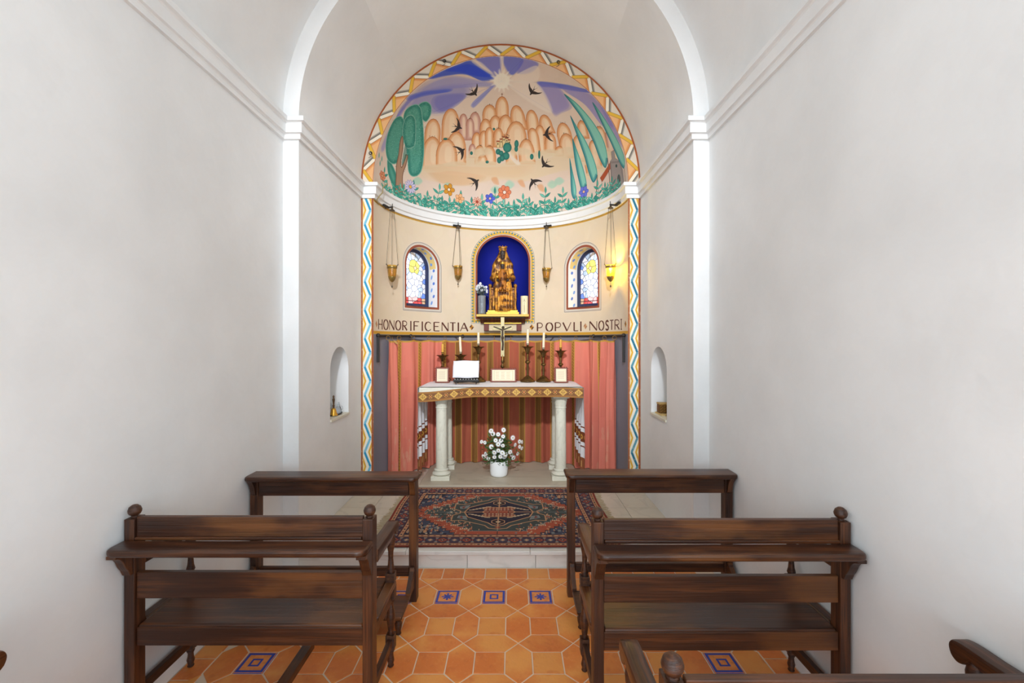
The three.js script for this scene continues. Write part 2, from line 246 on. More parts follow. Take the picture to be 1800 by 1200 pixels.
  // painted frames: outline offset by d around an opening
  const outline = (o, d, n = 40) => { const p = [[o.c - (o.h + d) / R, o.y0 - d]]; for (let i = 0; i <= n; i++) { const a = Math.PI - Math.PI * i / n; p.push([o.c + (o.h + d) * Math.cos(a) / R, o.sp + (o.h + d) * Math.sin(a)]); } p.push([o.c + (o.h + d) / R, o.y0 - d]); return p; };
  const str = (o, d, lw, col) => { g.strokeStyle = col; g.lineWidth = lw * M; g.lineJoin = 'miter'; g.beginPath(); outline(o, d).forEach((p, i) => i ? g.lineTo(X(p[0]), Y(p[1])) : g.moveTo(X(p[0]), Y(p[1]))); g.closePath(); g.stroke(); };
  for (const o of openings.slice(0, 2)) { str(o, 0.035, 0.05, 'rgb(228,220,206)'); str(o, 0.006, 0.04, 'rgb(150,78,54)'); str(o, 0.052, 0.005, 'rgb(96,70,60)'); str(o, 0.04, 0.004, 'rgb(150,140,132)'); }
  const o = openings[2]; str(o, 0.04, 0.08, 'rgb(236,226,206)'); str(o, 0.006, 0.034, 'rgb(148,76,52)'); str(o, 0.05, 0.034, 'rgb(226,174,60)'); str(o, 0.076, 0.004, 'rgb(96,70,60)'); str(o, 0.032, 0.003, 'rgb(120,96,80)');
  const op = outline(o, 0.05, 60), seg = []; let len = 0; for (let i = 0; i < op.length; i++) { const a = op[i], b = op[(i + 1) % op.length]; const l = Math.hypot((b[0] - a[0]) * R, b[1] - a[1]); seg.push([a, b, len, l]); len += l; }
  const nT = 92; for (let k = 0; k < nT; k++) { const d = k * len / nT, s = seg.find(q => d >= q[2] && d <= q[2] + q[3]) || seg[0], t = (d - s[2]) / s[3], th = mix(s[0][0], s[1][0], t), y = mix(s[0][1], s[1][1], t), dx = (s[1][0] - s[0][0]) * R / s[3], dy = (s[1][1] - s[0][1]) / s[3], e = 0.013; g.fillStyle = 'rgb(60,126,140)'; g.beginPath(); [[th - dx * e / R, y - dy * e], [th + dx * e / R, y + dy * e], [th - dy * 0.024 / R, y + dx * 0.024]].forEach((p, i) => i ? g.lineTo(X(p[0]), Y(p[1])) : g.moveTo(X(p[0]), Y(p[1]))); g.fill(); }
  const tx = canvasTex(c);
  const strips = (r, y0, y1) => {
    const pos = [], uv = [], th = []; for (let i = 0; i <= 240; i++) th.push(-Math.PI / 2 + Math.PI * i / 240);
    for (const o of openings) for (let i = 0; i <= 24; i++) th.push(o.c - o.h / R * Math.cos(Math.PI * i / 24)); th.sort((a, b) => a - b);
    const top = (o, t) => { const s = (t - o.c) * R, q = o.h * o.h - s * s; return o.sp + Math.sqrt(Math.max(0, q)); };
    const quad = (a, b, ya0, ya1, yb0, yb1) => { const A = cyl(a, ya0, r), B = cyl(b, yb0, r), C = cyl(b, yb1, r), D = cyl(a, ya1, r); pos.push(...A, ...B, ...C, ...A, ...C, ...D); const U = t => t / Math.PI + 0.5, Vv = y => (y - Y0) / (SPR - Y0); uv.push(U(a), Vv(ya0), U(b), Vv(yb0), U(b), Vv(yb1), U(a), Vv(ya0), U(b), Vv(yb1), U(a), Vv(ya1)); };
    for (let i = 0; i + 1 < th.length; i++) { const a = th[i], b = th[i + 1]; if (b - a < 1e-6) continue; const m = (a + b) / 2, o = openings.find(q => Math.abs(m - q.c) < q.h / R && !(r > R && q === openings[2])); if (!o) quad(a, b, y0, y1, y0, y1); else { quad(a, b, y0, o.y0, y0, o.y0); quad(a, b, top(o, a), y1, top(o, b), y1); } }
    const G = new THREE.BufferGeometry(); G.setAttribute('position', new THREE.Float32BufferAttribute(pos, 3)); G.setAttribute('uv', new THREE.Float32BufferAttribute(uv, 2));
    const n = new Float32Array(pos.length); for (let i = 0; i < pos.length; i += 3) { const dx = -pos[i], dz = -Z2 - pos[i + 2], l = Math.hypot(dx, dz); n[i] = dx / l; n[i + 2] = dz / l; } G.setAttribute('normal', new THREE.BufferAttribute(n, 3)); return G;
  };
  const aw = struct('wall_apse', strips(R, CF - 0.02, SPR), std({ map: tx, roughness: 0.85, side: THREE.DoubleSide }), 'curved cream apse wall lettered HONORIFICENTIA POPVLI NOSTRI');
  const shell = struct('wall_apse_outside', strips(R + 0.36, -0.1, SPR + 0.01), std({ color: rgb(220, 205, 180), roughness: 0.9, side: THREE.DoubleSide }), 'plain outer face of the apse wall');
  // window reveals and niche
  const reveal = (o, d0, d1, wid0, wid1, mat, name, parent) => {
    const pts = []; const n = 28; pts.push([-o.h, o.y0]); for (let i = 0; i <= n; i++) { const a = Math.PI - Math.PI * i / n; pts.push([o.h * Math.cos(a), o.sp + o.h * Math.sin(a)]); } pts.push([o.h, o.y0]); pts.push([-o.h, o.y0]);
    const cT = Math.cos(o.c), sT = Math.sin(o.c), at = (s, y, d, wd) => { const S = s * (1 + wd / o.h), Yy = o.y0 - wd + (y - o.y0) * (1 + 2 * wd / (o.sp + o.h - o.y0)); const tq = R * Math.sin(s / R), rd = d === null ? R * Math.cos(s / R) : R + d, ta = d === null ? tq : S; return [rd * sT + ta * cT, d === null ? y : Yy, -(Z2 + rd * cT - ta * sT)]; };
    const pos = [], uv = []; let l = 0;
    for (let i = 0; i + 1 < pts.length; i++) { const p = pts[i], q = pts[i + 1], dl = Math.hypot(q[0] - p[0], q[1] - p[1]), A = at(...p, d0, wid0), B = at(...q, d0, wid0), C = at(...q, d1, wid1), D = at(...p, d1, wid1); pos.push(...A, ...B, ...C, ...A, ...C, ...D); uv.push(l, 0, l + dl, 0, l + dl, 1, l, 0, l + dl, 1, l, 1); l += dl; }
    const G = new THREE.BufferGeometry(); G.setAttribute('position', new THREE.Float32BufferAttribute(pos, 3)); G.setAttribute('uv', new THREE.Float32BufferAttribute(uv, 2)); G.computeVertexNormals();
    return part(parent, name, G, mat);
  };
  // painted reveal: blue sprigs on white, yellow patches round the head; u runs along the outline in metres
  const LEN = 2 * (WSPR - WY0) + Math.PI * WHALF + 2 * WHALF, [rc, rg] = canvas(1024, 128); rg.fillStyle = 'rgb(240,236,232)'; rg.fillRect(0, 0, 1024, 128);
  const hl = (WSPR - WY0) / LEN * 1024, al = Math.PI * WHALF / LEN * 1024; rg.fillStyle = 'rgb(236,206,130)'; rg.fillRect(hl, 22, al, 84);
  for (let i = 0; i < 22; i++) { const x = 16 + i * (2 * hl + al) / 21.2; rg.fillStyle = i % 2 ? 'rgb(96,130,206)' : 'rgb(120,160,220)'; rg.save(); rg.translate(x, 64 + (i % 2 ? 14 : -14)); rg.rotate(rr(-0.5, 0.5)); rg.beginPath(); rg.ellipse(0, 0, 9, 15, 0.5, 0, 7); rg.fill(); rg.restore(); }
  rg.fillStyle = 'rgb(206,216,232)'; rg.fillRect(0, 0, 1024, 12);
  const rt = canvasTex(rc); rt.repeat.set(1 / LEN, 1); const revM = std({ map: rt, roughness: 0.8, side: THREE.DoubleSide }), blueM = std({ color: rgb(16, 30, 150), roughness: 0.7, side: THREE.DoubleSide });
  const DW = 0.155;
  const glassCol = { w: [0.95, 0.94, 0.98], l: [0.80, 0.82, 0.95], y: [0.9, 0.8, 0.36], r: [0.80, 0.26, 0.24], p: [0.92, 0.66, 0.62], b: [0.42, 0.55, 0.88], o: [0.9, 0.72, 0.55], s: [0.7, 0.78, 0.9] };
  const glassM = Object.fromEntries(Object.entries(glassCol).map(([k, v]) => [k, phys({ color: new THREE.Color().setRGB(...v), transmission: 1, thickness: 0, roughness: 0.06, ior: 1.45, side: THREE.DoubleSide })]));
  openings.slice(0, 2).forEach((o, wi) => {
    const win = new THREE.Group(); win.name = `window_${wi + 1}`; win.userData = { kind: 'structure', category: 'window', label: wi ? 'arched stained glass window beside the lit hanging lamp' : 'arched stained glass window beside the unlit amber lamp' }; scene.add(win);
    reveal(o, null, DW, 0, 0, revM, 'reveal', win); reveal(o, DW + 0.012, 0.375, 0, 0.05, plasterPlain, 'outer_reveal', win);
    const fr = new THREE.Group(); fr.name = 'sash'; win.add(fr); fr.position.set((R + DW) * Math.sin(o.c), 0, -(Z2 + (R + DW) * Math.cos(o.c))); fr.rotation.y = -o.c;     // local +z towards the room
    const arch = (h, y0) => { const s = new THREE.Shape(); s.moveTo(-h, y0); s.lineTo(h, y0); s.lineTo(h, o.sp); s.absarc(0, o.sp, h, 0, Math.PI, false); s.lineTo(-h, y0); return s; };
    const outer = arch(o.h + 0.004, o.y0 - 0.004), hole = arch(o.h - 0.04, o.y0 + 0.045); outer.holes.push(hole);
    part(fr, 'frame', toCreasedNormals(extr(outer, 0.02, 0, 20), 0.5).translate(0, 0, -0.01), std({ color: rgb(38, 46, 82), roughness: 0.5 }), 'dark blue arched window frame');
    // glass pieces: cells round hand-placed centres (a standing saint with a halo above a red ground)
    const gh = o.h - 0.038, gy = o.y0 + 0.042, m = wi ? -1 : 1, S = []; const add = (x, y, k) => S.push([x * m, y, k]);
    for (let i = 0; i < 4; i++) { const a = i * Math.PI / 2 + 0.6; add(0.03 + 0.04 * Math.cos(a), 2.43 + 0.04 * Math.sin(a), 'y'); } add(0.03, 2.42, 'o');
    for (const [x, y, k] of [[0.02, 2.33, 'w'], [-0.05, 2.32, 'l'], [0.09, 2.32, 'w'], [-0.02, 2.26, 'w'], [0.06, 2.25, 'w'], [0.02, 2.18, 'w'], [-0.06, 2.22, 'l'], [0.1, 2.22, 'l'], [0.0, 2.11, 'w'], [0.06, 2.13, 'w'], [-0.05, 2.14, 'w'], [0.02, 2.05, 'p'], [0.1, 2.12, 's'], [-0.1, 2.03, 'r'], [-0.04, 2.03, 'p'], [0.04, 2.015, 'r'], [0.1, 2.03, 'r'], [0.155, 2.04, 'o'], [-0.155, 2.03, 'p']]) add(x, y, k);
    for (const sx of [-1, 1]) for (let i = 0; i < 7; i++) { add(sx * (0.15 + (i % 2) * 0.02), 2.1 + i * 0.058, i % 3 ? 'w' : 'b'); add(sx * (0.105 + (i % 2) * 0.012), 2.12 + i * 0.062, i % 3 === 1 ? 's' : 'w'); }
    for (let i = 0; i < 7; i++) { const a = Math.PI * (i + 0.5) / 7; add(0.14 * Math.cos(a), 2.43 + 0.145 * Math.sin(a), i % 2 ? 'w' : 's'); }
    const archP = arch(gh, gy).getPoints(14).map(p => [p.x, p.y]); const cames = [];
    S.forEach((s, i) => {
      let p = archP.slice(0, -1);
      S.forEach((q, j) => { if (i === j) return; const mx = (s[0] + q[0]) / 2, my = (s[1] + q[1]) / 2, nx = q[0] - s[0], ny = q[1] - s[1], nl = Math.hypot(nx, ny), out = [], f = a => ((a[0] - mx) * nx + (a[1] - my) * ny) / nl + 0.001; for (let k = 0; k < p.length; k++) { const a = p[k], b = p[(k + 1) % p.length], fa = f(a), fb = f(b); if (fa <= 0) out.push(a); if (fa * fb < 0) { const t = fa / (fa - fb); out.push([mix(a[0], b[0], t), mix(a[1], b[1], t)]); } } p = out; });
      if (p.length < 3) return; let ar = 0; p.forEach((a, k) => { const b = p[(k + 1) % p.length]; ar += a[0] * b[1] - b[0] * a[1]; }); if (Math.abs(ar) < 1e-5) return;
      part(fr, 'glass_piece', extr(poly(p), 0.003, 0, 1).translate(0, 0, -0.0015), glassM[s[2]]);
      p.forEach((a, k) => { const b = p[(k + 1) % p.length], l = Math.hypot(b[0] - a[0], b[1] - a[1]); if (l > 0.004) cames.push(rod(V3(a[0], a[1], 0), V3(b[0], b[1], 0), 0.0017, 5)); });
    });
    part(fr, 'lead_came', cames, lead, 'dark lead strips between the glass pieces');
    part(fr, 'saddle_bar', box(2 * gh, 0.008, 0.008, 0, o.y0 + 0.075, 0.006), lead);
  });
  // blue niche: elliptical plan with a rounded head
  { const pos = [], idx = [], uvs = [], na = 40, dep = 0.3, rows = []; const sp = NISPR;
    for (let j = 0; j <= 8; j++) rows.push([NIY0 + (sp - NIY0) * j / 8, 1]); for (let j = 1; j <= 14; j++) { const b = Math.PI / 2 * j / 14; rows.push([sp + NHALF * Math.sin(b), Math.cos(b)]); }
    rows.forEach(([y, k]) => { for (let i = 0; i <= na; i++) { const a = Math.PI - Math.PI * i / na, s = NHALF * k * Math.cos(a), d = dep * k * Math.sin(a), e = R * Math.cos(s / R) - R; pos.push(R * Math.sin(s / R), y, -(Z2 + R + (d > e ? d + e * (1 - d / dep) : e))); uvs.push(i / na, y); } });
    for (let j = 0; j + 1 < rows.length; j++) for (let i = 0; i < na; i++) { const a = j * (na + 1) + i, b = a + 1, c2 = a + na + 1, d2 = c2 + 1; idx.push(a, b, d2, a, d2, c2); }
    const G = new THREE.BufferGeometry(); G.setAttribute('position', new THREE.Float32BufferAttribute(pos, 3)); G.setAttribute('uv', new THREE.Float32BufferAttribute(uvs, 2)); G.setIndex(idx); G.computeVertexNormals();
    part(aw, 'statue_niche', G, blueM, 'deep blue painted niche behind the statue'); }
}

// ------------------------------------------------------------------ semidome with the mural
{
  const W = 2048, H = 1024, [c, g] = canvas(W, H);
  const D = (zx, zy) => { const [x, y, z] = domeHit(600 + zx / 3.2143, 60 + zy / 3.2143), al = Math.acos(Math.min(1, Math.max(-1, z))) / (Math.PI / 2), ro = Math.atan2(y, x); return [(0.5 + 0.5 * al * Math.cos(ro)) * W, (1 - al * Math.sin(ro)) * H]; };
  const path = (pts, closed = true, smooth = true) => { const q = pts.map(p => D(...p)), n = q.length; g.beginPath(); if (!smooth) { q.forEach((p, i) => i ? g.lineTo(...p) : g.moveTo(...p)); if (closed) g.closePath(); return; } const at = i => closed ? q[(i + n) % n] : q[Math.max(0, Math.min(n - 1, i))]; g.moveTo(...q[0]); for (let i = 0; i < (closed ? n : n - 1); i++) { const a = at(i - 1), b = at(i), d = at(i + 1), e = at(i + 2); g.bezierCurveTo(b[0] + (d[0] - a[0]) / 6, b[1] + (d[1] - a[1]) / 6, d[0] - (e[0] - b[0]) / 6, d[1] - (e[1] - b[1]) / 6, d[0], d[1]); } };
  const soft = (pts, col, al, sp = 0.22) => { const cx = pts.reduce((a, p) => a + p[0], 0) / pts.length, cy = pts.reduce((a, p) => a + p[1], 0) / pts.length; for (let i = 0; i < 8; i++) { const k = 1 + sp * (0.6 - i / 7 * 1.2); path(pts.map(p => [cx + (p[0] - cx) * k + rr(-5, 5), cy + (p[1] - cy) * k + rr(-5, 5)])); g.fillStyle = `rgba(${col},${al / 4.2})`; g.fill(); } };
  const edge = (pts, col, ws, al, closed = true, smooth = true) => { g.save(); path(pts, closed, smooth); g.clip(); for (const w of ws) { g.strokeStyle = `rgba(${col},${al})`; g.lineWidth = w; path(pts, closed, smooth); g.stroke(); } g.restore(); };
  g.fillStyle = 'rgb(228,206,188)'; g.fillRect(0, 0, W, H);
  for (let i = 0; i < 500; i++) { g.fillStyle = `rgba(${['240,222,206', '222,196,172', '232,208,196'][i % 3]},0.08)`; g.beginPath(); g.ellipse(rr(0, W), rr(0, H), rr(20, 110), rr(10, 60), rr(0, 3), 0, 7); g.fill(); }
  // sky
  soft([[380, 420], [430, 345], [560, 300], [700, 290], [720, 330], [640, 400], [560, 445], [470, 440]], '128,124,196', 0.5); soft([[540, 350], [660, 335], [700, 350], [650, 400], [570, 440], [520, 400]], '112,110,196', 0.5);
  soft([[430, 330], [520, 265], [640, 240], [800, 270], [870, 285], [860, 296], [700, 300], [560, 315]], '136,136,206', 0.5); soft([[385, 350], [470, 325], [600, 312], [600, 326], [470, 345], [390, 372]], '70,90,204', 0.7);
  soft([[500, 250], [580, 205], [660, 172], [730, 152], [800, 195], [868, 240], [800, 262], [700, 228], [600, 232]], '50,78,204', 0.9, 0.1); soft([[600, 205], [720, 170], [840, 235], [780, 240], [680, 215]], '40,70,210', 0.7);
  soft([[760, 135], [895, 130], [898, 215], [865, 225]], '106,112,206', 0.7, 0.1); soft([[915, 130], [1025, 138], [985, 220], [945, 218]], '92,104,206', 0.75, 0.1); soft([[1030, 140], [1110, 165], [1070, 215], [995, 215]], '112,116,206', 0.6, 0.15);
  soft([[1110, 272], [1180, 275], [1290, 290], [1400, 318], [1420, 335], [1300, 318], [1200, 300], [1130, 296]], '72,92,200', 0.8, 0.1); soft([[1120, 285], [1220, 300], [1290, 400], [1240, 440], [1200, 445], [1150, 350]], '134,130,200', 0.6);
  soft([[1250, 310], [1400, 335], [1500, 450], [1540, 520], [1480, 520], [1380, 400]], '140,134,200', 0.55); soft([[1440, 340], [1500, 430], [1590, 560], [1610, 640], [1560, 600], [1470, 420]], '134,128,200', 0.5); soft([[860, 296], [840, 300], [745, 385], [740, 410], [765, 400]], '120,124,204', 0.6, 0.1);
  soft([[225, 640], [260, 560], [330, 440], [360, 420], [280, 560], [240, 660]], '150,142,204', 0.5, 0.1); soft([[290, 520], [330, 430], [390, 360], [420, 350], [340, 440]], '112,116,200', 0.6, 0.1);
  // rays and sun
  for (const [x, y] of [[735, 160], [900, 130], [1025, 140], [1105, 272], [1195, 440], [740, 400], [690, 285], [520, 440]]) { path([[905, 265], [x, y]], false, false); g.strokeStyle = 'rgba(96,96,170,0.25)'; g.lineWidth = 3; g.stroke(); }
  for (let i = 0; i < 14; i++) { const a = i * Math.PI / 7, b = a + Math.PI / 14, c2 = a - Math.PI / 14; soft([[905 + 68 * Math.cos(a), 262 + 68 * Math.sin(a)], [905 + 30 * Math.cos(b), 262 + 30 * Math.sin(b)], [905 + 30 * Math.cos(c2), 262 + 30 * Math.sin(c2)]], '246,232,218', 0.8, 0.05); }
  soft([[870, 240], [905, 222], [940, 240], [948, 268], [930, 298], [905, 306], [878, 296], [862, 268]], '248,236,222', 1, 0.1);
  for (const p of [[[866, 240], [740, 158], [790, 158]], [[905, 225], [896, 130], [915, 130]], [[950, 262], [1100, 175], [1105, 265]], [[945, 285], [1105, 280], [1190, 430], [1120, 420]]]) soft(p, '240,222,206', 0.55, 0.1);
  // ground wash
  soft([[470, 700], [620, 690], [900, 735], [1260, 690], [1290, 760], [1180, 830], [900, 820], [700, 850], [520, 830], [440, 780]], '230,198,162', 0.7); soft([[480, 740], [640, 770], [800, 800], [720, 850], [560, 840]], '224,182,140', 0.5);
  soft([[420, 820], [700, 860], [1000, 840], [1250, 780], [1280, 900], [900, 960], [500, 920]], '224,206,190', 0.6); for (const [x, y] of [[430, 830], [950, 850], [870, 880], [1190, 850], [1230, 830], [600, 860]]) soft([[x - 25, y], [x, y - 22], [x + 28, y], [x, y + 22]], '150,200,176', 0.5);
  for (const [x, y] of [[1020, 845], [870, 830], [1130, 870]]) soft([[x - 20, y - 14], [x + 6, y - 20], [x + 18, y + 18], [x - 6, y + 12]], '222,150,106', 0.5);
  // rounded rocks
  const rock = (cx, ty, w, by, lean = 0, tone = 0) => {
    const p = [], h = w / 2, ry = Math.min((by - ty) * 0.62, w * 0.95); for (let i = 0; i <= 10; i++) { const a = Math.PI - Math.PI * i / 10; p.push([cx + h * Math.cos(a) + lean * (1 - Math.sin(a)) * 0.4, ty + ry - ry * Math.sin(a)]); } p.push([cx + h + lean, by], [cx - h + lean, by]);
    path(p, true, false); g.fillStyle = tone ? 'rgb(224,186,170)' : 'rgb(238,200,162)'; g.fill(); edge(p, tone ? '184,122,104' : '210,122,62', [40, 28, 18, 11, 6, 3], 0.26, true, false);
    const hi = [[cx - h * 0.1 + lean * 0.2, ty + ry * 0.5], [cx + h * 0.4 + lean * 0.3, ty + ry * 0.55], [cx + h * 0.4 + lean * 0.6, by - (by - ty) * 0.2], [cx - h * 0.1 + lean * 0.5, by - (by - ty) * 0.25]]; soft(hi, '246,218,188', 0.5);
    path(p.slice(0, 8), false, false); g.strokeStyle = 'rgba(160,88,48,0.7)'; g.lineWidth = 2.6; g.stroke(); if (rnd() < 0.5) for (let i = 0; i < 4; i++) { const q = D(cx + rr(-h, h) * 0.35, ty - rr(0, 5)); g.fillStyle = 'rgba(70,60,44,0.8)'; g.fillRect(q[0], q[1], 2.5, 5); }
  };
  const back = [[620, 420, 100, 600, -6, 0], [520, 478, 90, 640, -10], [690, 450, 50, 600, 0, 1], [755, 440, 66, 560, 0, 1], [908, 352, 76, 480], [838, 398, 82, 500], [988, 402, 84, 540, 26], [1072, 428, 70, 590, 18], [1145, 455, 74, 560, 30], [1250, 500, 84, 660, 30], [1355, 488, 56, 590, 20], [1455, 520, 60, 660, 28], [1505, 545, 44, 680, 26, 1]];
  const mid = [[728, 475, 46, 600, 0, 1], [870, 460, 70, 560], [928, 455, 84, 580], [815, 478, 66, 590], [1120, 515, 60, 680, 10], [1078, 530, 62, 690, 22], [988, 492, 120, 660], [650, 550, 110, 740, 0], [515, 578, 108, 760, -8], [595, 592, 120, 750], [1182, 560, 66, 670], [1268, 560, 90, 700, 26], [1335, 572, 70, 720, 24], [1420, 600, 60, 760, 26]];
  const front = [[765, 555, 56, 670], [806, 545, 56, 660], [836, 526, 50, 640], [888, 530, 58, 640], [740, 620, 40, 700, 0, 1], [782, 628, 60, 736], [838, 630, 72, 738], [798, 680, 56, 742], [1044, 592, 92, 735, 8], [962, 650, 66, 738], [1232, 632, 52, 690], [1400, 690, 60, 800, 16]];
  for (const r of [...back, ...mid, ...front]) rock(...r);
  for (const [cx, , w, by, lean = 0] of [...back, ...mid, ...front]) if (by >= 655) soft([[cx - w / 2 - 8 + lean, by - 8], [cx + lean, by - 20], [cx + w / 2 + 8 + lean, by - 8], [cx + w / 2 + 10 + lean, by + 16], [cx - w / 2 - 10 + lean, by + 16]], '231,203,172', 0.85, 0.3);
  soft([[480, 760], [620, 742], [820, 752], [1000, 742], [1060, 745], [1010, 800], [800, 800], [600, 790]], '230,196,156', 0.55);
  // path, buildings, cactus, summit cross
  soft([[950, 660], [962, 690], [985, 705], [1010, 730], [990, 735], [965, 705], [945, 680]], '236,222,206', 1, 0.1);
  const rect = (x, y, w, h, col) => { path([[x, y], [x + w, y], [x + w, y + h], [x, y + h]], true, false); g.fillStyle = col; g.fill(); g.strokeStyle = 'rgba(80,50,30,0.6)'; g.lineWidth = 1.6; g.stroke(); };
  for (const [x, y, w, h] of [[878, 608, 16, 34], [896, 596, 14, 44], [912, 584, 14, 52], [928, 590, 14, 46], [942, 600, 12, 34]]) { rect(x, y, w, h, 'rgb(232,206,150)'); rect(x - 1, y - 6, w + 2, 6, 'rgb(186,78,48)'); rect(x + 5, y + 8, 4, 8, 'rgb(60,44,40)'); }
  for (let i = 0; i < 16; i++) { const q = D(925 + rr(-22, 22), 574 + rr(-10, 8)); g.fillStyle = 'rgb(72,48,40)'; g.fillRect(q[0], q[1], 4, 5); }
  const blob2 = (x, y, a, b, col = '60,140,124') => { const p = []; for (let i = 0; i < 12; i++) { const t = i * Math.PI / 6; p.push([x + a * Math.cos(t), y + b * Math.sin(t)]); } path(p); g.fillStyle = `rgb(${col})`; g.fill(); edge(p, '24,88,84', [22, 14, 7, 3], 0.25); };
  for (const b of [[938, 640, 24, 28], [886, 664, 14, 16], [930, 688, 20, 22], [908, 700, 15, 18], [892, 712, 12, 18], [902, 672, 14, 14], [990, 620, 12, 22], [988, 648, 10, 16], [1076, 692, 10, 16], [1118, 680, 6, 24], [735, 672, 8, 10], [824, 722, 9, 8], [862, 536, 7, 7], [588, 592, 12, 6]]) blob2(...b);
  path([[908, 332], [908, 352]], false, false); g.strokeStyle = 'rgb(120,70,40)'; g.lineWidth = 3; g.stroke(); path([[902, 339], [914, 339]], false, false); g.stroke();
  // tree
  const cl = (pts) => { path(pts); g.fillStyle = 'rgb(84,160,140)'; g.fill(); edge(pts, '24,112,100', [60, 44, 30], 0.24); edge(pts, '196,222,200', [12, 6], 0.4); };
  cl([[262, 700], [300, 760], [320, 840], [300, 905], [285, 850], [262, 780]]); cl([[430, 440], [440, 395], [480, 380], [508, 405], [506, 455], [480, 495], [455, 480]]); cl([[350, 470], [370, 420], [420, 395], [450, 420], [462, 500], [468, 600], [466, 700], [450, 780], [410, 806], [380, 780], [372, 700], [360, 560]]); cl([[250, 640], [262, 560], [300, 480], [340, 465], [360, 520], [350, 640], [335, 700], [300, 735], [262, 710]]); cl([[345, 560], [358, 480], [395, 455], [420, 490], [420, 600], [405, 640], [365, 640]]);
  g.save(); path([[250, 640], [300, 470], [440, 390], [505, 420], [468, 560], [450, 780], [380, 790], [290, 735]]); g.clip(); for (let i = 0; i < 1500; i++) { const q = D(rr(240, 510), rr(380, 810)); g.strokeStyle = rnd() < 0.5 ? 'rgba(14,92,84,0.55)' : 'rgba(170,216,196,0.5)'; g.lineWidth = 2.6; g.beginPath(); g.moveTo(q[0], q[1]); g.lineTo(q[0] + rr(-6, 6), q[1] + rr(-6, 6)); g.stroke(); } g.restore();
  const trunk = [[308, 905], [308, 800], [310, 740], [322, 680], [330, 610], [342, 575], [350, 590], [348, 650], [338, 720], [340, 750], [352, 720], [362, 680], [376, 690], [366, 740], [348, 800], [346, 910]]; path(trunk); g.fillStyle = 'rgb(176,138,110)'; g.fill(); edge(trunk, '96,58,40', [14, 8, 4], 0.4);
  path([[342, 740], [352, 660], [366, 610], [372, 680]]); g.fillStyle = 'rgba(30,110,100,0.5)'; g.fill();
  // chapel at the right
  const pl = (pts, col, st = 'rgba(90,60,50,0.6)') => { path(pts, true, false); g.fillStyle = col; g.fill(); g.strokeStyle = st; g.lineWidth = 2; g.stroke(); };
  pl([[1470, 830], [1528, 735], [1545, 880], [1480, 900]], 'rgb(226,200,182)'); pl([[1462, 812], [1525, 712], [1536, 730], [1474, 834]], 'rgb(184,84,46)'); pl([[1524, 900], [1518, 720], [1528, 705], [1524, 665], [1540, 655], [1548, 700], [1575, 720], [1592, 770], [1598, 850]], 'rgb(160,148,142)'); edge([[1524, 900], [1518, 720], [1575, 715], [1598, 850]], '110,98,94', [26, 14], 0.25, true, false);
  blob2(1554, 744, 5, 9, '70,60,58'); blob2(1568, 822, 9, 30, '96,86,84');
  // cypresses
  const cyp = (pts, trunkTo) => { const b = pts[Math.floor(pts.length * 0.6)]; path([pts[Math.floor(pts.length / 2)], trunkTo], false, false); g.strokeStyle = 'rgb(124,96,84)'; g.lineWidth = 7; g.stroke(); path(pts); g.fillStyle = 'rgb(138,204,186)'; g.fill(); edge(pts, '24,132,126', [16, 9, 4], 0.3); const lft = pts.slice(Math.floor(pts.length / 2)); g.save(); path(pts); g.clip(); path([...lft, pts[0]], false); for (const w of [40, 26, 14]) { g.strokeStyle = 'rgba(20,104,122,0.3)'; g.lineWidth = w; g.stroke(); } g.restore(); };
  cyp([[1258, 338], [1300, 365], [1350, 410], [1425, 500], [1482, 600], [1504, 700], [1492, 755], [1462, 710], [1420, 600], [1360, 480], [1300, 395]], [1520, 895]);
  cyp([[1293, 460], [1330, 520], [1385, 610], [1432, 720], [1446, 795], [1424, 838], [1400, 790], [1372, 690], [1330, 570]], [1440, 915]);
  cyp([[1305, 590], [1330, 650], [1365, 750], [1386, 850], [1362, 885], [1342, 830], [1320, 720]], [1366, 930]);
  cyp([[1290, 700], [1306, 770], [1328, 880], [1318, 932], [1300, 900], [1294, 800]], [1320, 975]);
  cyp([[1418, 385], [1470, 450], [1550, 580], [1598, 690], [1598, 758], [1575, 730], [1530, 630], [1470, 500]], [1606, 850]);
  // swallows: head direction a, span s
  const bird = (x, y, a, s, dark = 'rgb(54,44,42)') => { const T = (u, v) => [x + s * (u * Math.cos(a) - v * Math.sin(a)), y + s * (u * Math.sin(a) + v * Math.cos(a))]; const f = pts => { path(pts.map(p => T(...p))); g.fillStyle = dark; g.fill(); }; f([[0.6, 0], [0.3, -0.13], [-0.3, -0.06], [-0.9, -0.28], [-0.45, 0], [-0.9, 0.22], [-0.3, 0.08], [0.3, 0.13]]); f([[0.3, -0.05], [0.1, -0.5], [-0.3, -0.95], [-0.7, -1.15], [-0.35, -0.7], [-0.15, -0.1]]); f([[0.3, 0.05], [0.1, 0.5], [-0.3, 0.9], [-0.7, 1.05], [-0.35, 0.6], [-0.15, 0.1]]); };
  for (const [x, y, a] of [[750, 330, 0.85], [1080, 325, 2.2], [660, 525, 0.35], [1162, 566, 2.95], [678, 660, -0.55], [1150, 735, 2.3], [758, 835, -0.6], [1085, 835, -2.2]]) bird(x, y, a, 40);
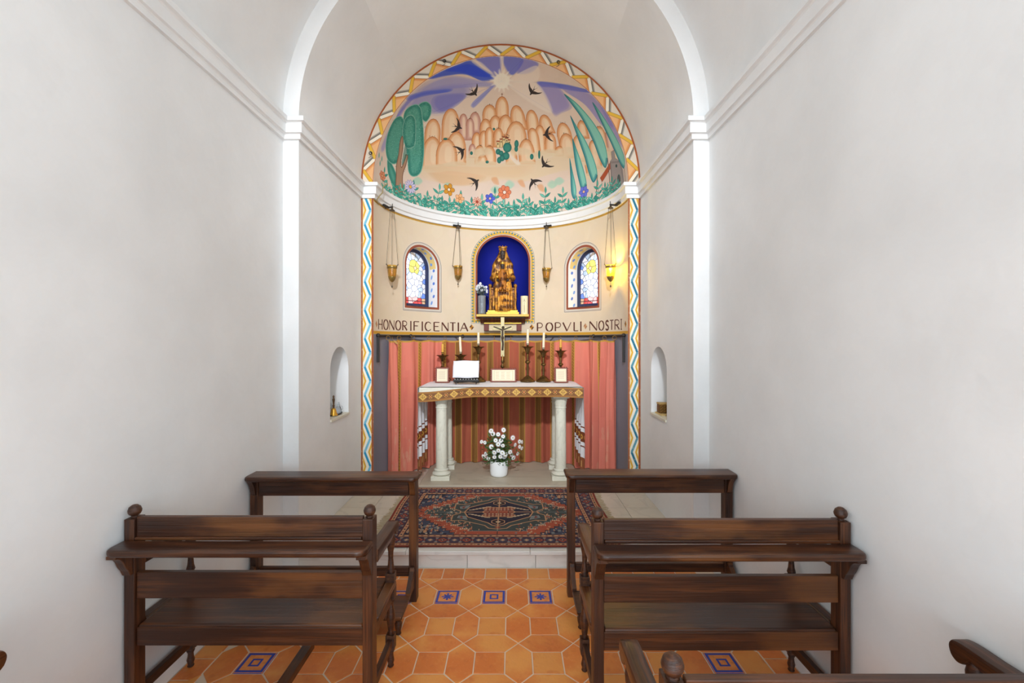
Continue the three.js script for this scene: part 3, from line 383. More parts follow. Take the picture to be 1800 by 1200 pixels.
  // plants along the foot, drawn on the wall's own height above the cornice
  const leaf = (x, y, a, l, w, col) => { g.save(); g.translate(x, y); g.rotate(a); g.beginPath(); g.moveTo(0, 0); g.quadraticCurveTo(l * 0.4, -w, l, 0); g.quadraticCurveTo(l * 0.4, w, 0, 0); g.fillStyle = col; g.fill(); g.strokeStyle = 'rgba(14,98,88,0.8)'; g.lineWidth = 1.6; g.stroke(); g.beginPath(); g.moveTo(0, 0); g.lineTo(l * 0.9, 0); g.strokeStyle = 'rgba(180,226,206,0.6)'; g.stroke(); g.restore(); };
  const greens = ['rgb(48,154,132)', 'rgb(70,172,150)', 'rgb(36,134,118)', 'rgb(110,190,168)'];
  for (let i = 0; i < 38; i++) { const x = 150 + (W - 300) * (i + rr(-0.3, 0.3)) / 37, h = rr(60, 135) * (i % 3 ? 0.7 : 1.15), ln = rr(-24, 24); g.strokeStyle = 'rgb(40,120,100)'; g.lineWidth = 3; g.beginPath(); g.moveTo(x, H); g.quadraticCurveTo(x, H - h / 2, x + ln, H - h); g.stroke(); for (let k = 0; k < 3; k++) { const t = (k + 0.8) / 3.4, px = x + ln * t * t, py = H - h * t, l = rr(34, 52); leaf(px, py, -Math.PI / 2 + 0.95, l, 15, greens[(i + k) % 4]); leaf(px, py, -Math.PI / 2 - 0.95, l, 15, greens[(i + k + 1) % 4]); } leaf(x + ln, H - h, -Math.PI / 2, 42, 13, greens[i % 4]); }
  for (let i = 0; i < 40; i++) { const x = 140 + (W - 280) * i / 39 + rr(-10, 10); leaf(x, H, -Math.PI / 2 + rr(-1.1, 1.1), rr(40, 70), 19, greens[i % 4]); }
  for (const vx of [1060, 1180, 1300, 700, 560]) { g.strokeStyle = 'rgb(40,120,100)'; g.lineWidth = 4; g.beginPath(); g.arc(vx, H + 6, 74, Math.PI, 2 * Math.PI * 0.98); g.stroke(); for (let k = 0; k < 9; k++) { const a = Math.PI + Math.PI * (k + 0.5) / 9; leaf(vx + 78 * Math.cos(a), H + 6 + 78 * Math.sin(a), a, 34, 11, greens[k % 4]); leaf(vx + 66 * Math.cos(a), H + 6 + 66 * Math.sin(a), a + Math.PI, 24, 8, greens[(k + 1) % 4]); } }
  const flower = (zx, zy, r, n, col, mid2, ring) => { const [x, y] = D(zx, zy); g.strokeStyle = 'rgb(60,120,100)'; g.lineWidth = 3; g.beginPath(); g.moveTo(x, y); g.lineTo(x + 6, Math.min(H, y + 110)); g.stroke(); for (let k = 0; k < n; k++) { const a = k * 2 * Math.PI / n; g.save(); g.translate(x, y); g.rotate(a); g.beginPath(); g.ellipse(r * 0.62, 0, r * 0.42, r * (n > 8 ? 0.17 : 0.36), 0, 0, 7); g.fillStyle = col; g.fill(); g.strokeStyle = ring; g.lineWidth = 2; g.stroke(); g.restore(); } g.beginPath(); g.arc(x, y, r * 0.28, 0, 7); g.fillStyle = mid2; g.fill(); g.strokeStyle = ring; g.stroke(); };
  flower(390, 862, 44, 12, 'rgb(214,206,226)', 'rgb(226,180,60)', 'rgb(120,110,180)'); flower(608, 878, 38, 5, 'rgb(216,150,44)', 'rgb(240,226,200)', 'rgb(140,70,20)'); flower(668, 928, 30, 5, 'rgb(234,180,130)', 'rgb(220,160,100)', 'rgb(180,110,60)'); flower(767, 947, 30, 9, 'rgb(234,190,166)', 'rgb(170,66,40)', 'rgb(170,66,40)'); flower(840, 928, 32, 5, 'rgb(84,100,206)', 'rgb(232,190,150)', 'rgb(50,60,160)'); flower(922, 893, 42, 7, 'rgb(226,130,90)', 'rgb(240,226,210)', 'rgb(150,56,36)'); flower(1370, 890, 36, 6, 'rgb(110,118,212)', 'rgb(236,190,140)', 'rgb(60,66,170)'); flower(232, 800, 34, 6, 'rgb(222,140,100)', 'rgb(230,180,130)', 'rgb(160,70,44)');
  for (const [x, y] of [[218, 745], [212, 700], [228, 720]]) { const q = D(x, y); leaf(q[0], q[1], -1.6, 40, 10, greens[1]); }
  const tx = canvasTex(c); const pos = [], uv = [], nor = [], idx = [], nA = 48, nB = 96;
  for (let i = 0; i <= nA; i++) for (let j = 0; j <= nB; j++) { const al = Math.PI / 2 * i / nA, ro = Math.PI * j / nB, x = Math.sin(al) * Math.cos(ro), y = Math.sin(al) * Math.sin(ro), z = Math.cos(al); pos.push(R * x, SPR + R * y, -Z2 - R * z); nor.push(-x, -y, z); uv.push(0.5 + 0.5 * (i / nA) * Math.cos(ro), (i / nA) * Math.sin(ro)); }
  for (let i = 0; i < nA; i++) for (let j = 0; j < nB; j++) { const a = i * (nB + 1) + j, b = a + 1, c2 = a + nB + 1, d = c2 + 1; idx.push(a, c2, d, a, d, b); }
  const G = new THREE.BufferGeometry(); G.setAttribute('position', new THREE.Float32BufferAttribute(pos, 3)); G.setAttribute('normal', new THREE.Float32BufferAttribute(nor, 3)); G.setAttribute('uv', new THREE.Float32BufferAttribute(uv, 2)); G.setIndex(idx);
  struct('ceiling_apse', G, std({ map: tx, roughness: 0.85, side: THREE.DoubleSide }), 'apse semidome painted with rounded mountains, swallows, cypresses and flowers');
  const G2 = new THREE.SphereGeometry(R + 0.36, 48, 24, 0, Math.PI, 0, Math.PI / 2).rotateY(Math.PI).translate(0, SPR, -Z2);
  struct('ceiling_apse_outside', G2, std({ color: rgb(200, 180, 150), roughness: 0.9, side: THREE.DoubleSide }), 'outer shell of the apse semidome');
}

// ------------------------------------------------------------------ cornice: one moulding swept round the walls
{
  const path = [[-WN, -BACK], [-WN, Z1], [-WC, Z1], [-WC, Z2], [-R, Z2]]; for (let i = 1; i < 64; i++) { const a = -Math.PI / 2 + Math.PI * i / 64; path.push([R * Math.sin(a), Z2 + R * Math.cos(a)]); } path.push([R, Z2], [WC, Z2], [WC, Z1], [WN, Z1], [WN, -BACK]);
  const prof = [[0, 2.955], [0.018, 2.955], [0.018, 2.985], [0.022, 2.99], [0.036, 2.993], [0.036, 3.055], [0.042, 3.062], [0.058, 3.066], [0.058, 3.093], [0.052, 3.1], [-0.01, 3.1]];
  const pts = path.map((p, i) => { const n = (a, b) => { const dx = b[0] - a[0], dz = b[1] - a[1], l = Math.hypot(dx, dz); return [dz / l, -dx / l]; }; const a = i ? n(path[i - 1], p) : n(p, path[1]), b = i + 1 < path.length ? n(p, path[i + 1]) : a; const k = 1 + a[0] * b[0] + a[1] * b[1]; return [p, [(a[0] + b[0]) / k, (a[1] + b[1]) / k]]; });
  const pos = []; const at = (q, f) => [q[0][0] + q[1][0] * f[0], f[1], -(q[0][1] + q[1][1] * f[0])];
  for (let i = 0; i + 1 < pts.length; i++) for (let j = 0; j + 1 < prof.length; j++) { const A = at(pts[i], prof[j]), B = at(pts[i + 1], prof[j]), C = at(pts[i + 1], prof[j + 1]), D = at(pts[i], prof[j + 1]); pos.push(...A, ...B, ...C, ...A, ...C, ...D); }
  let G = new THREE.BufferGeometry(); G.setAttribute('position', new THREE.Float32BufferAttribute(pos, 3)); G = toCreasedNormals(G, 0.4); struct('trim_3', uvBox(G, 0, 0), plaster, 'stepped white plaster cornice running round nave, chancel and apse');
}

// ------------------------------------------------------------------ nave floor: square tiles and pointed hexagons
{
  const fl = struct('floor', box(2 * WN + 0.4, 0.1, Z1 + BACK, 0, -0.0532, (BACK - Z1) / 2), grout, 'terracotta tiled nave floor with pale joints'); const s = 0.15, p = 0.285, q = p - s, gap = 0.0045, T = 0.008, hf = q / 2;
  const mk = pts => { const cx = pts.reduce((a, b) => a + b[0], 0) / pts.length, cy = pts.reduce((a, b) => a + b[1], 0) / pts.length; const pp = pts.map(a => { const dx = a[0] - cx, dy = a[1] - cy, l = Math.hypot(dx, dy); return [a[0] - dx / l * gap, a[1] - dy / l * gap]; }); return extr(poly(pp), T - 0.0015, 0.0012, 1, 1).rotateX(-Math.PI / 2).translate(0, -T, 0); };
  const sq = mk([[-s / 2, -s / 2], [s / 2, -s / 2], [s / 2, s / 2], [-s / 2, s / 2]]), hx = mk([[-p / 2, 0], [-s / 2, -hf], [s / 2, -hf], [p / 2, 0], [s / 2, hf], [-s / 2, hf]]), hz = hx.clone().rotateY(Math.PI / 2);
  const tri = mk([[-hf, 0], [hf, 0], [0, -hf]]), rect = mk([[-p / 4, -0.066], [p / 4, -0.066], [p / 4, 0.066], [-p / 4, 0.066]]), rectS = mk([[-0.06, -p / 4], [0.06, -p / 4], [0.06, p / 4], [-0.06, p / 4]]);
  // printed squares
  const printed = star => { const [c, g] = canvas(256, 256); g.fillStyle = 'rgb(240,152,76)'; g.fillRect(0, 0, 256, 256); for (let i = 0; i < 300; i++) { g.fillStyle = `rgba(${i % 2 ? '240,156,88' : '196,100,48'},0.12)`; g.beginPath(); g.arc(rr(0, 256), rr(0, 256), rr(4, 26), 0, 7); g.fill(); } g.strokeStyle = 'rgb(34,62,168)'; g.lineWidth = 23; g.strokeRect(27, 27, 202, 202); if (star) { g.lineWidth = 20; g.lineCap = 'round'; for (let k = 0; k < 4; k++) { const a = k * Math.PI / 4, r = k % 2 ? 46 : 54; g.beginPath(); g.moveTo(128 - r * Math.cos(a), 128 - r * Math.sin(a)); g.lineTo(128 + r * Math.cos(a), 128 + r * Math.sin(a)); g.stroke(); } } else { g.lineWidth = 18; g.strokeRect(92, 92, 72, 72); } const t = canvasTex(c); t.wrapS = t.wrapT = THREE.RepeatWrapping; t.repeat.set(1 / s, 1 / s); t.offset.set(0.5, 0.5); return std({ map: t, roughness: 0.38 }); };
  const PM = [printed(0), printed(1)], rest = [], ZR = 2.79;
  const put = (nm, g, x, Z, m) => { if (Z > 0.9) { const t = part(fl, nm, g, m || terra[Math.floor(rnd() * 5)]); t.position.set(x, rr(-0.0006, 0.0002), -Z); } else rest.push(g.clone().translate(x, 0, -Z)); };
  for (let r = 0; r < 19; r++) for (let k = -4; k <= 4; k++) { const Z = ZR - r * p, x = k * p, ring = r === 0 || Math.abs(k) === 4, ci = r === 0 ? Math.abs(k) % 2 : r % 2; put(ring ? 'printed_tile' : 'square_tile', sq, x, Z, ring && Z > 0.9 ? PM[ci] : null); put('hexagonal_tile', hx, x, Z + p / 2); put('hexagonal_tile', hz, x + p / 2, Z); if (k === -4) put('hexagonal_tile', hz, x - p / 2, Z); if (r === 18) put('hexagonal_tile', hx, x, Z - p / 2); }
  for (let k = -5; k <= 4; k++) put('triangular_tile', tri, (k + 0.5) * p, ZR + s / 2 + q); for (let k = -9; k <= 9; k++) put('border_tile', rect, k * p / 2 + p / 4 - 0.07, ZR + s / 2 + q + 0.069);
  const tl = tri.clone().rotateY(Math.PI / 2), tr = tri.clone().rotateY(-Math.PI / 2), xe = 4 * p + s / 2 + q; for (let r = 0; r < 36; r++) for (const sd of [-1, 1]) { put('border_tile', rectS, sd * (xe + 0.063), ZR + 0.1 - r * p / 2); if (r % 2 === 0) put('triangular_tile', sd < 0 ? tr : tl, sd * xe, ZR + p / 2 - (r / 2) * p); }
  const st = part(fl, 'tile_field', rest, terra[1]); st.userData.kind = 'stuff';
}
// ------------------------------------------------------------------ chancel floor, step, altar platform
{
  const f = struct('floor_chancel', box(2 * WC + 0.3, 0.09, Z2 + 1.7 - Z1 - 0.05, 0, CF - 0.057, -(Z1 + 0.05 + Z2 + 1.7) / 2), std({ color: rgb(226, 220, 208), roughness: 0.9 }), 'pale marble slab floor of the chancel');
  const xs = [-1.365, -1.087, -0.55, 0, 0.55, 1.087, 1.365], zs = [3.42, 3.93, 4.44, 4.95, 5.45, 5.8];
  for (let i = 0; i + 1 < xs.length; i++) for (let j = 0; j + 1 < zs.length; j++) { const w = xs[i + 1] - xs[i] - 0.003, d = zs[j + 1] - zs[j] - 0.003; const m = part(f, 'marble_slab', uvBox(rbox(w, 0.012, d, 0, 0, 0, 0.001, 1), 2), marbleB); m.position.set((xs[i] + xs[i + 1]) / 2, CF - 0.006, -(zs[j] + zs[j + 1]) / 2); }
  const st = struct('trim_4', box(2 * WC, CF - 0.03, 0.06, 0, (CF - 0.03) / 2 - 0.004, -Z1 - 0.075), std({ color: rgb(226, 220, 208), roughness: 0.6 }), 'white marble step up to the chancel');
  for (const [a, b] of [[-1.365, -0.62], [-0.62, 0.235], [0.235, 1.365]]) { part(st, 'tread_slab', uvBox(rbox(b - a - 0.002, 0.028, 0.30, (a + b) / 2, CF - 0.014, -Z1 - 0.118, 0.005), 0), marble); }
  for (const [a, b] of [[-1.365, -0.2], [-0.2, 0.274], [0.274, 1.365]]) part(st, 'riser_slab', uvBox(rbox(b - a - 0.002, CF, 0.05, (a + b) / 2, CF / 2 - 0.029, -Z1 - 0.028, 0.002, 1), 0), marble);
}
struct('floor_platform', uvBox(rbox(1.61, 0.05, 0.95, 0, CF + 0.0025, -Z2 - 0.005 - 0.475, 0.006), 0), platM, 'low grey stone platform carrying the altar table');

// ------------------------------------------------------------------ rug
{
  const Wd = 1.76, Dp = 1.27, [c, g] = canvas(1536, 1108), W = 1536, H = 1108;
  const C = { red: 'rgb(168,80,56)', brick: 'rgb(128,62,50)', navy: 'rgb(38,34,52)', blue: 'rgb(64,68,88)', grey: 'rgb(122,128,128)', green: 'rgb(62,70,68)', tan: 'rgb(190,142,104)', cream: 'rgb(200,174,142)', dk: 'rgb(46,32,34)' };
  g.fillStyle = C.brick; g.fillRect(0, 0, W, H);
  const frame = (d, w, col) => { g.strokeStyle = col; g.lineWidth = w; g.strokeRect(d + w / 2, d + w / 2, W - 2 * d - w, H - 2 * d - w); };
  frame(0, 14, 'rgb(130,48,36)'); frame(16, 26, C.tan); frame(44, 92, 'rgb(66,46,62)'); frame(138, 24, C.tan); frame(164, 6, C.navy);
  const along = (d, step, fn) => { const per = [[d, d, W - d, d], [W - d, d, W - d, H - d], [W - d, H - d, d, H - d], [d, H - d, d, d]]; for (const [x0, y0, x1, y1] of per) { const L = Math.hypot(x1 - x0, y1 - y0), n = Math.round(L / step); for (let i = 0; i < n; i++) { g.save(); g.translate(mix(x0, x1, (i + 0.5) / n), mix(y0, y1, (i + 0.5) / n)); g.rotate(Math.atan2(y1 - y0, x1 - x0)); fn(i); g.restore(); } } };
  const dia = (x, y, a, b, col) => { g.fillStyle = col; g.beginPath(); g.moveTo(x - a, y); g.lineTo(x, y - b); g.lineTo(x + a, y); g.lineTo(x, y + b); g.fill(); };
  along(29, 44, i => { dia(0, 0, 13, 8, i % 2 ? C.navy : C.brick); g.fillStyle = C.dk; g.fillRect(18, -3, 10, 6); }); along(150, 40, i => { dia(0, 0, 11, 8, i % 2 ? C.brick : C.navy); });
  along(90, 74, i => { dia(0, 0, 30, 30, i % 2 ? C.red : C.blue); dia(0, 0, 17, 17, i % 2 ? C.navy : C.tan); dia(0, 0, 7, 7, C.cream); for (const s of [-1, 1]) { dia(37, 24 * s, 11, 12, C.grey); dia(37, 6 * s, 5, 8, C.red); g.fillStyle = C.tan; g.fillRect(26, 34 * s - 3, 22, 5); } });
  g.save(); g.beginPath(); g.rect(170, 170, W - 340, H - 340); g.clip(); g.fillStyle = C.blue; g.fillRect(170, 170, W, H);
  for (const sx of [-1, 1]) for (const sy of [-1, 1]) {
    g.save(); g.translate(W / 2, H / 2); g.scale(sx, sy);
    const P = (pts, col, st, lw = 6) => { g.beginPath(); pts.forEach((p, i) => i ? g.lineTo(...p) : g.moveTo(...p)); g.closePath(); g.fillStyle = col; g.fill(); if (st) { g.strokeStyle = st; g.lineWidth = lw; g.stroke(); } };
    // corner field of grey-blue with navy hooks, red ground, stepped green medallion, dark centre
    for (let i = 0; i < 14; i++) { const x = 330 + 22 * i, y = 384 - 17 * i; P([[x, y - 20], [x + 20, y - 20], [x + 20, y + 6], [x, y + 6]], i % 2 ? C.grey : C.navy); }
    P([[470, 300], [600, 230], [600, 384], [430, 384]], C.navy); for (let i = 0; i < 5; i++) { P([[460 + i * 28, 300 + 10 * (i % 2)], [480 + i * 28, 280], [488 + i * 28, 350], [470 + i * 28, 366]], i % 2 ? C.grey : C.tan); }
    const step = [[0, 384]]; for (let i = 0; i < 11; i++) { step.push([250 + i * 32, 384 - i * 32], [250 + i * 32 + 32, 384 - i * 32]); } step.push([600, 0], [0, 0]); P(step, C.red, C.dk, 5);
    const st2 = [[0, 330]]; for (let i = 0; i < 9; i++) st2.push([150 + i * 42, 330 - i * 36], [150 + i * 42 + 42, 330 - i * 36]); st2.push([540, 0], [0, 0]); P(st2, C.green, C.grey, 6);
    for (let i = 0; i < 230; i++) { const x = rr(120, 596), y = rr(6, 380), q = rr(4, 12); dia(x, y, q, q * 1.1, [C.red, C.tan, C.grey, C.navy, C.cream, C.brick][i % 6]); if (i % 3 === 0) { g.fillStyle = C.tan; g.fillRect(x - 3, y - 24, 6, 22); } }
    for (const [x, y] of [[300, 230], [400, 150], [470, 90], [340, 60], [230, 290]]) { g.fillStyle = C.cream; for (let k = 0; k < 4; k++) g.fillRect(x + k * 14 - 28, y - 10 + (k % 2) * 6, 9, 22); P([[x - 36, y + 22], [x + 36, y + 22], [x + 24, y + 36], [x - 24, y + 36]], C.red); }
    P([[0, 300], [60, 286], [90, 240], [260, 150], [330, 160], [330, 60], [280, 20], [280, 0], [0, 0]], C.green, C.tan, 9); P([[210, 150], [300, 110], [290, 60], [230, 70]], C.grey, C.dk, 5); P([[250, 120], [280, 100], [262, 70]], C.brick);
    P([[0, 250], [40, 236], [70, 196], [220, 90], [250, 0], [0, 0]], C.navy, C.tan, 10); P([[0, 230], [44, 196], [44, 160], [0, 130]], C.dk, C.tan, 7); P([[0, 204], [20, 180], [0, 158]], C.cream); P([[0, 290], [22, 268], [0, 258]], C.red);
    for (let i = 0; i < 6; i++) { const x = 60 + i * 24; P([[x, 110 - i * 12], [x + 40, 104 - i * 12], [x + 40, 92 - i * 12], [x, 98 - i * 12]], C.cream); }
    P([[0, 92], [96, 92], [120, 60], [96, 40], [120, 0], [0, 0]], C.brick, C.tan, 7); for (let i = 0; i < 4; i++) { g.fillStyle = C.tan; g.fillRect(8 + i * 26, 62, 15, 22); dia(16 + i * 26, 40, 9, 11, C.cream); } P([[0, 26], [70, 26], [70, 0], [0, 0]], C.red, C.dk, 4);
    g.restore();
  }
  g.restore(); for (let i = 0; i < 2600; i++) { g.fillStyle = `rgba(${['20,18,30', '190,150,110', '120,60,46'][i % 3]},${rr(0.05, 0.16)})`; g.fillRect(rr(0, W), rr(0, H), rr(6, 40), rr(1.5, 3)); }
  const nap = dataTex(256, 256, (u, v) => { const k = 255 * fbm(u * 64, v * 64, 2, 64); return [k, k, k]; }, false);
  const cl = canvasTex(c), G = new THREE.PlaneGeometry(Wd, Dp, 90, 60); G.rotateX(-Math.PI / 2); const pa = G.attributes.position;
  for (let i = 0; i < pa.count; i++) { const x = pa.getX(i), z = pa.getZ(i); pa.setX(i, x + 0.008 * Math.sin(z * 7) * Math.abs(x)); pa.setY(i, 0.009 + 0.003 * fbm(x * 3 + 9, z * 3 + 9, 2, 16)); pa.setZ(i, z + (z > Dp / 2 - 0.02 ? 0.006 * Math.sin(x * 5) : 0)); } G.computeVertexNormals();
  const rugG = thing('rug', 'patterned red and navy oriental rug before the altar', 'rug', [0, CF, -(Z1 + 0.02 + Dp / 2)]);
  part(rugG, 'pile', G, std({ map: cl, roughness: 1, bumpMap: rep(nap, 8, 6), bumpScale: 0.003 }), 'woven medallion pattern with tan border stripes');
  part(rugG, 'backing', box(Wd - 0.015, 0.008, Dp - 0.015, 0, 0.004, 0), std({ color: rgb(120, 56, 42), roughness: 1 }));
  for (const s of [-1, 1]) { const fr = []; for (let i = 0; i < 110; i++) { const z = -Dp / 2 + Dp * (i + 0.5) / 110, x = s * (Wd / 2 - 0.004 + 0.008 * Math.sin(z * 7)); fr.push(tube([V3(x, 0.005, z), V3(x + s * 0.025, 0.005, z + rr(-0.006, 0.006)), V3(x + s * rr(0.045, 0.07), 0.003, z + rr(-0.014, 0.014))], 0.0018, 3, 4)); } const m = part(rugG, 'fringe', fr, std({ color: rgb(196, 176, 142), roughness: 1 })); m.userData.kind = 'stuff'; }
}

// ------------------------------------------------------------------ curtain and rod
const curt = (phi, a, b, n = 2.5) => { const s = Math.sin(phi), c = Math.max(0, Math.cos(phi)); return [a * Math.sign(s) * Math.abs(s) ** (2 / n), Z2 + b * c ** (2 / n)]; };
{
  const raw = []; for (let i = 0; i <= 600; i++) { const ph = (-1 + 2 * i / 600) * 1.345; raw.push(curt(ph, 1.195, 0.86)); }
  let L = [0]; for (let i = 1; i < raw.length; i++) L.push(L[i - 1] + Math.hypot(raw[i][0] - raw[i - 1][0], raw[i][1] - raw[i - 1][1])); const tot = L.at(-1);
  const at = s => { let i = 1; while (i < L.length - 1 && L[i] < s) i++; const t = (s - L[i - 1]) / (L[i] - L[i - 1]), a = raw[i - 1], b = raw[i], dx = b[0] - a[0], dz = b[1] - a[1], l = Math.hypot(dx, dz); return [mix(a[0], b[0], t), mix(a[1], b[1], t), dz / l, -dx / l]; };
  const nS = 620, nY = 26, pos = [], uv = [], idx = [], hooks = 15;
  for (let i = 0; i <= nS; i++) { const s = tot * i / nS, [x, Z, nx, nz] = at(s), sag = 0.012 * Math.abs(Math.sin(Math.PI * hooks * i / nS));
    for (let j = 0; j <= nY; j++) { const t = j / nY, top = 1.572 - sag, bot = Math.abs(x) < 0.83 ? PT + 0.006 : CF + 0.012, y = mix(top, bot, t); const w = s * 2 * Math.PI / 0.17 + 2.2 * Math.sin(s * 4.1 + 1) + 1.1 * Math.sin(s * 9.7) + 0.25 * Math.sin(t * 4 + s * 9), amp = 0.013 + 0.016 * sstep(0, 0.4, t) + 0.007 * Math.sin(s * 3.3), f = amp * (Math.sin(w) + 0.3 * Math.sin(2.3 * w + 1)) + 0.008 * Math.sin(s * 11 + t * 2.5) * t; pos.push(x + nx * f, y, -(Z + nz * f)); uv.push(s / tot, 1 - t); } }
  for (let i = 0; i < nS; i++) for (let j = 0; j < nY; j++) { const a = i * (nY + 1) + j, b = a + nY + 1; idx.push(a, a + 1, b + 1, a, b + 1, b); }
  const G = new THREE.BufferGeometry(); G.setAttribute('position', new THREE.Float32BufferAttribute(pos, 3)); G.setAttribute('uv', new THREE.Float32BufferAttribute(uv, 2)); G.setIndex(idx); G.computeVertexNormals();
  const [c, g] = canvas(2048, 512); g.fillStyle = 'rgb(216,122,102)'; g.fillRect(0, 0, 2048, 512); for (let i = 0; i < 420; i++) { g.fillStyle = `rgba(${['224,138,118', '180,84,66', '196,98,84', '214,132,92'][i % 4]},0.13)`; g.fillRect(rr(0, 2048), rr(-100, 400), rr(3, 40), rr(60, 512)); }
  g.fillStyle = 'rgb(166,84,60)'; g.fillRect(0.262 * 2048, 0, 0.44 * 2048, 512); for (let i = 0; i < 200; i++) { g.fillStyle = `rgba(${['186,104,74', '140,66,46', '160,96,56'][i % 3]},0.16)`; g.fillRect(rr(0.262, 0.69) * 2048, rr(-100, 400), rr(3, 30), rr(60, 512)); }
  const bands = [0.075, 0.165, 0.262, 0.32, 0.385, 0.45, 0.515, 0.58, 0.645, 0.702, 0.79, 0.9];
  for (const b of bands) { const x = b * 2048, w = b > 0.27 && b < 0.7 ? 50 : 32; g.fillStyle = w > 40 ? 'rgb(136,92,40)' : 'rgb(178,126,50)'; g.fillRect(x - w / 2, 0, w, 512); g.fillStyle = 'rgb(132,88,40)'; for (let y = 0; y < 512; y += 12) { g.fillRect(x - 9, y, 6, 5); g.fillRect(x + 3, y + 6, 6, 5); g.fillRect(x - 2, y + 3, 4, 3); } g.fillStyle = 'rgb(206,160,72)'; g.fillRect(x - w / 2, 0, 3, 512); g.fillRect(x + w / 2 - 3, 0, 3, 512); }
  g.fillStyle = 'rgb(196,150,62)'; g.fillRect(0, 0, 2048, 5); for (let i = 0; i < 60; i++) { g.fillStyle = 'rgba(214,188,150,0.22)'; g.beginPath(); g.ellipse(rr(40, 260) + (i % 3 === 0 ? 1720 : 0), rr(330, 500), rr(2, 7), rr(6, 34), 0, 0, 7); g.fill(); }
  const weave = dataTex(128, 128, (u, v) => { const k = 200 + 55 * noise2(u * 64, v * 64, 64); return [k, k, k]; }, false);
  const cu = thing('curtain', 'salmon red curtain with gold vertical bands behind the altar', 'curtain');
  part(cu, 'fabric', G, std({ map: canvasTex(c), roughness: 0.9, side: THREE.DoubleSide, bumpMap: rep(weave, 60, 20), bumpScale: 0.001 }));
  const trim = []; for (let i = 0; i <= nS; i += 3) { const k = i * (nY + 1) * 3; trim.push(V3(pos[k], pos[k + 1], pos[k + 2])); } part(cu, 'top_cord', tube(trim, 0.004, 420, 5), std({ color: rgb(198, 146, 62), roughness: 0.7 }), 'thin gold cord edging');
  const rodC = i => { const [x, Z] = curt((-1 + 2 * i) * 1.52, 1.222, 0.9); return V3(x, 1.617, -Z); };
  for (let i = 0; i <= hooks; i++) { const [x, Z] = at(Math.min(tot - 0.001, tot * i / hooks)); part(cu, 'curtain_hook', new THREE.TorusGeometry(0.021, 0.0022, 6, 14).rotateY(Math.atan2(x, Z - Z2) + Math.PI / 2).translate(x, 1.5965, -Z - 0.004), std({ color: rgb(150, 112, 56), metalness: 0.6, roughness: 0.4 })); }
  const rd = thing('curtain_rod', 'black iron curtain rod curving round the apse', 'curtain rod'); const rp = []; for (let i = 0; i <= 60; i++) rp.push(rodC(i / 60));
  part(rd, 'rod', tube(rp, 0.0135, 160, 10), iron);
  for (const s of [0, 1]) { const p = rodC(s); part(rd, 'end_bracket', [rbox(0.026, 0.285, 0.014, p.x, 1.495, p.z + 0.004, 0.004), ball(0.021, p.x, 1.62, p.z)], iron); }
  for (const t of [0.2, 0.4, 0.61, 0.8]) { const p = rodC(t), th = Math.atan2(p.x, -p.z - Z2); part(rd, 'support', [ball(0.022, p.x, p.y, p.z, 10), rod(p, V3(...cyl(th, 1.617, R + 0.01)), 0.008)], iron); }
  const tg = thing('curtain_tag', 'small gold tassel tag hanging from the end of the curtain rod', 'tag', [0, 0, 0]); const q = at(0.07); part(tg, 'tag', rbox(0.05, 0.018, 0.004, 0, 0, 0, 0.002), std({ color: rgb(186, 142, 70), roughness: 0.6 })); tg.children[0].position.set(q[0] + q[2] * 0.05, 1.55, -(q[1] + q[3] * 0.05)); tg.children[0].rotation.z = -0.75; part(tg, 'loop', rod(V3(q[0] + q[2] * 0.045 - 0.02, 1.565, -(q[1] + q[3] * 0.045)), V3(q[0], 1.607, -q[1] - 0.01), 0.0015), gold);
}

// ------------------------------------------------------------------ altar table
const TOP = 1.103, AX = -0.003;
{
  const t = thing('altar', 'white stone altar table on four columns', 'altar', [AX, PT, -4.88]);
  const top = TOP - PT - 0.006;
  part(t, 'table_top', uvBox([rbox(1.64, 0.05, 0.63, 0, top - 0.025, 0, 0.004)].map(prep)[0], 0), stoneW); part(t, 'under_moulding', uvBox(rbox(1.48, 0.048, 0.56, 0, top - 0.076, 0, 0.01), 0), stoneW);
  const shaft = [], H = top - 0.1; const fl = 20, seg = 80;
  const col = () => {
    const base = [uvBox(rbox(0.19, 0.045, 0.19, 0, 0.0225, 0, 0.004), 0), lathe([[0.001, 0.045], [0.088, 0.045], [0.094, 0.058], [0.088, 0.072], [0.07, 0.078], [0.068, 0.086], [0.077, 0.094], [0.072, 0.104], [0.06, 0.108]], 32)];
    const sh = lathe([[0.058, 0.106], [0.0575, 0.3], [0.0545, H - 0.12], [0.06, H - 0.118], [0.06, H - 0.108], [0.054, H - 0.106]], 32);
    const cap = new THREE.CylinderGeometry(0.07, 0.054, 0.085, seg, 4).translate(0, H - 0.0635, 0); const p = cap.attributes.position; for (let i = 0; i < p.count; i++) { const a = Math.atan2(p.getZ(i), p.getX(i)), r = Math.hypot(p.getX(i), p.getZ(i)); if (r < 0.02) continue; const k = 1 - 0.05 * Math.max(0, Math.cos(a * fl)); p.setX(i, p.getX(i) * k); p.setZ(i, p.getZ(i) * k); } cap.computeVertexNormals();
    return { base, sh, cap: [cap, lathe([[0.001, H - 0.021], [0.074, H - 0.021], [0.08, H - 0.012], [0.001, H - 0.012]], 32), rbox(0.165, 0.014, 0.165, 0, H - 0.006, 0, 0.003)] };
  };
  const c = col(), bg = merge(c.base), cg = merge(c.cap);
  for (const [x, z] of [[-0.612, 0.2], [0.612, 0.2], [-0.612, -0.2], [0.612, -0.2]]) { const s = part(t, 'column', c.sh, stoneW); s.position.set(x, 0, z); part(s, 'column_base', bg, stoneW); part(s, 'capital', cg, stoneW); }
}
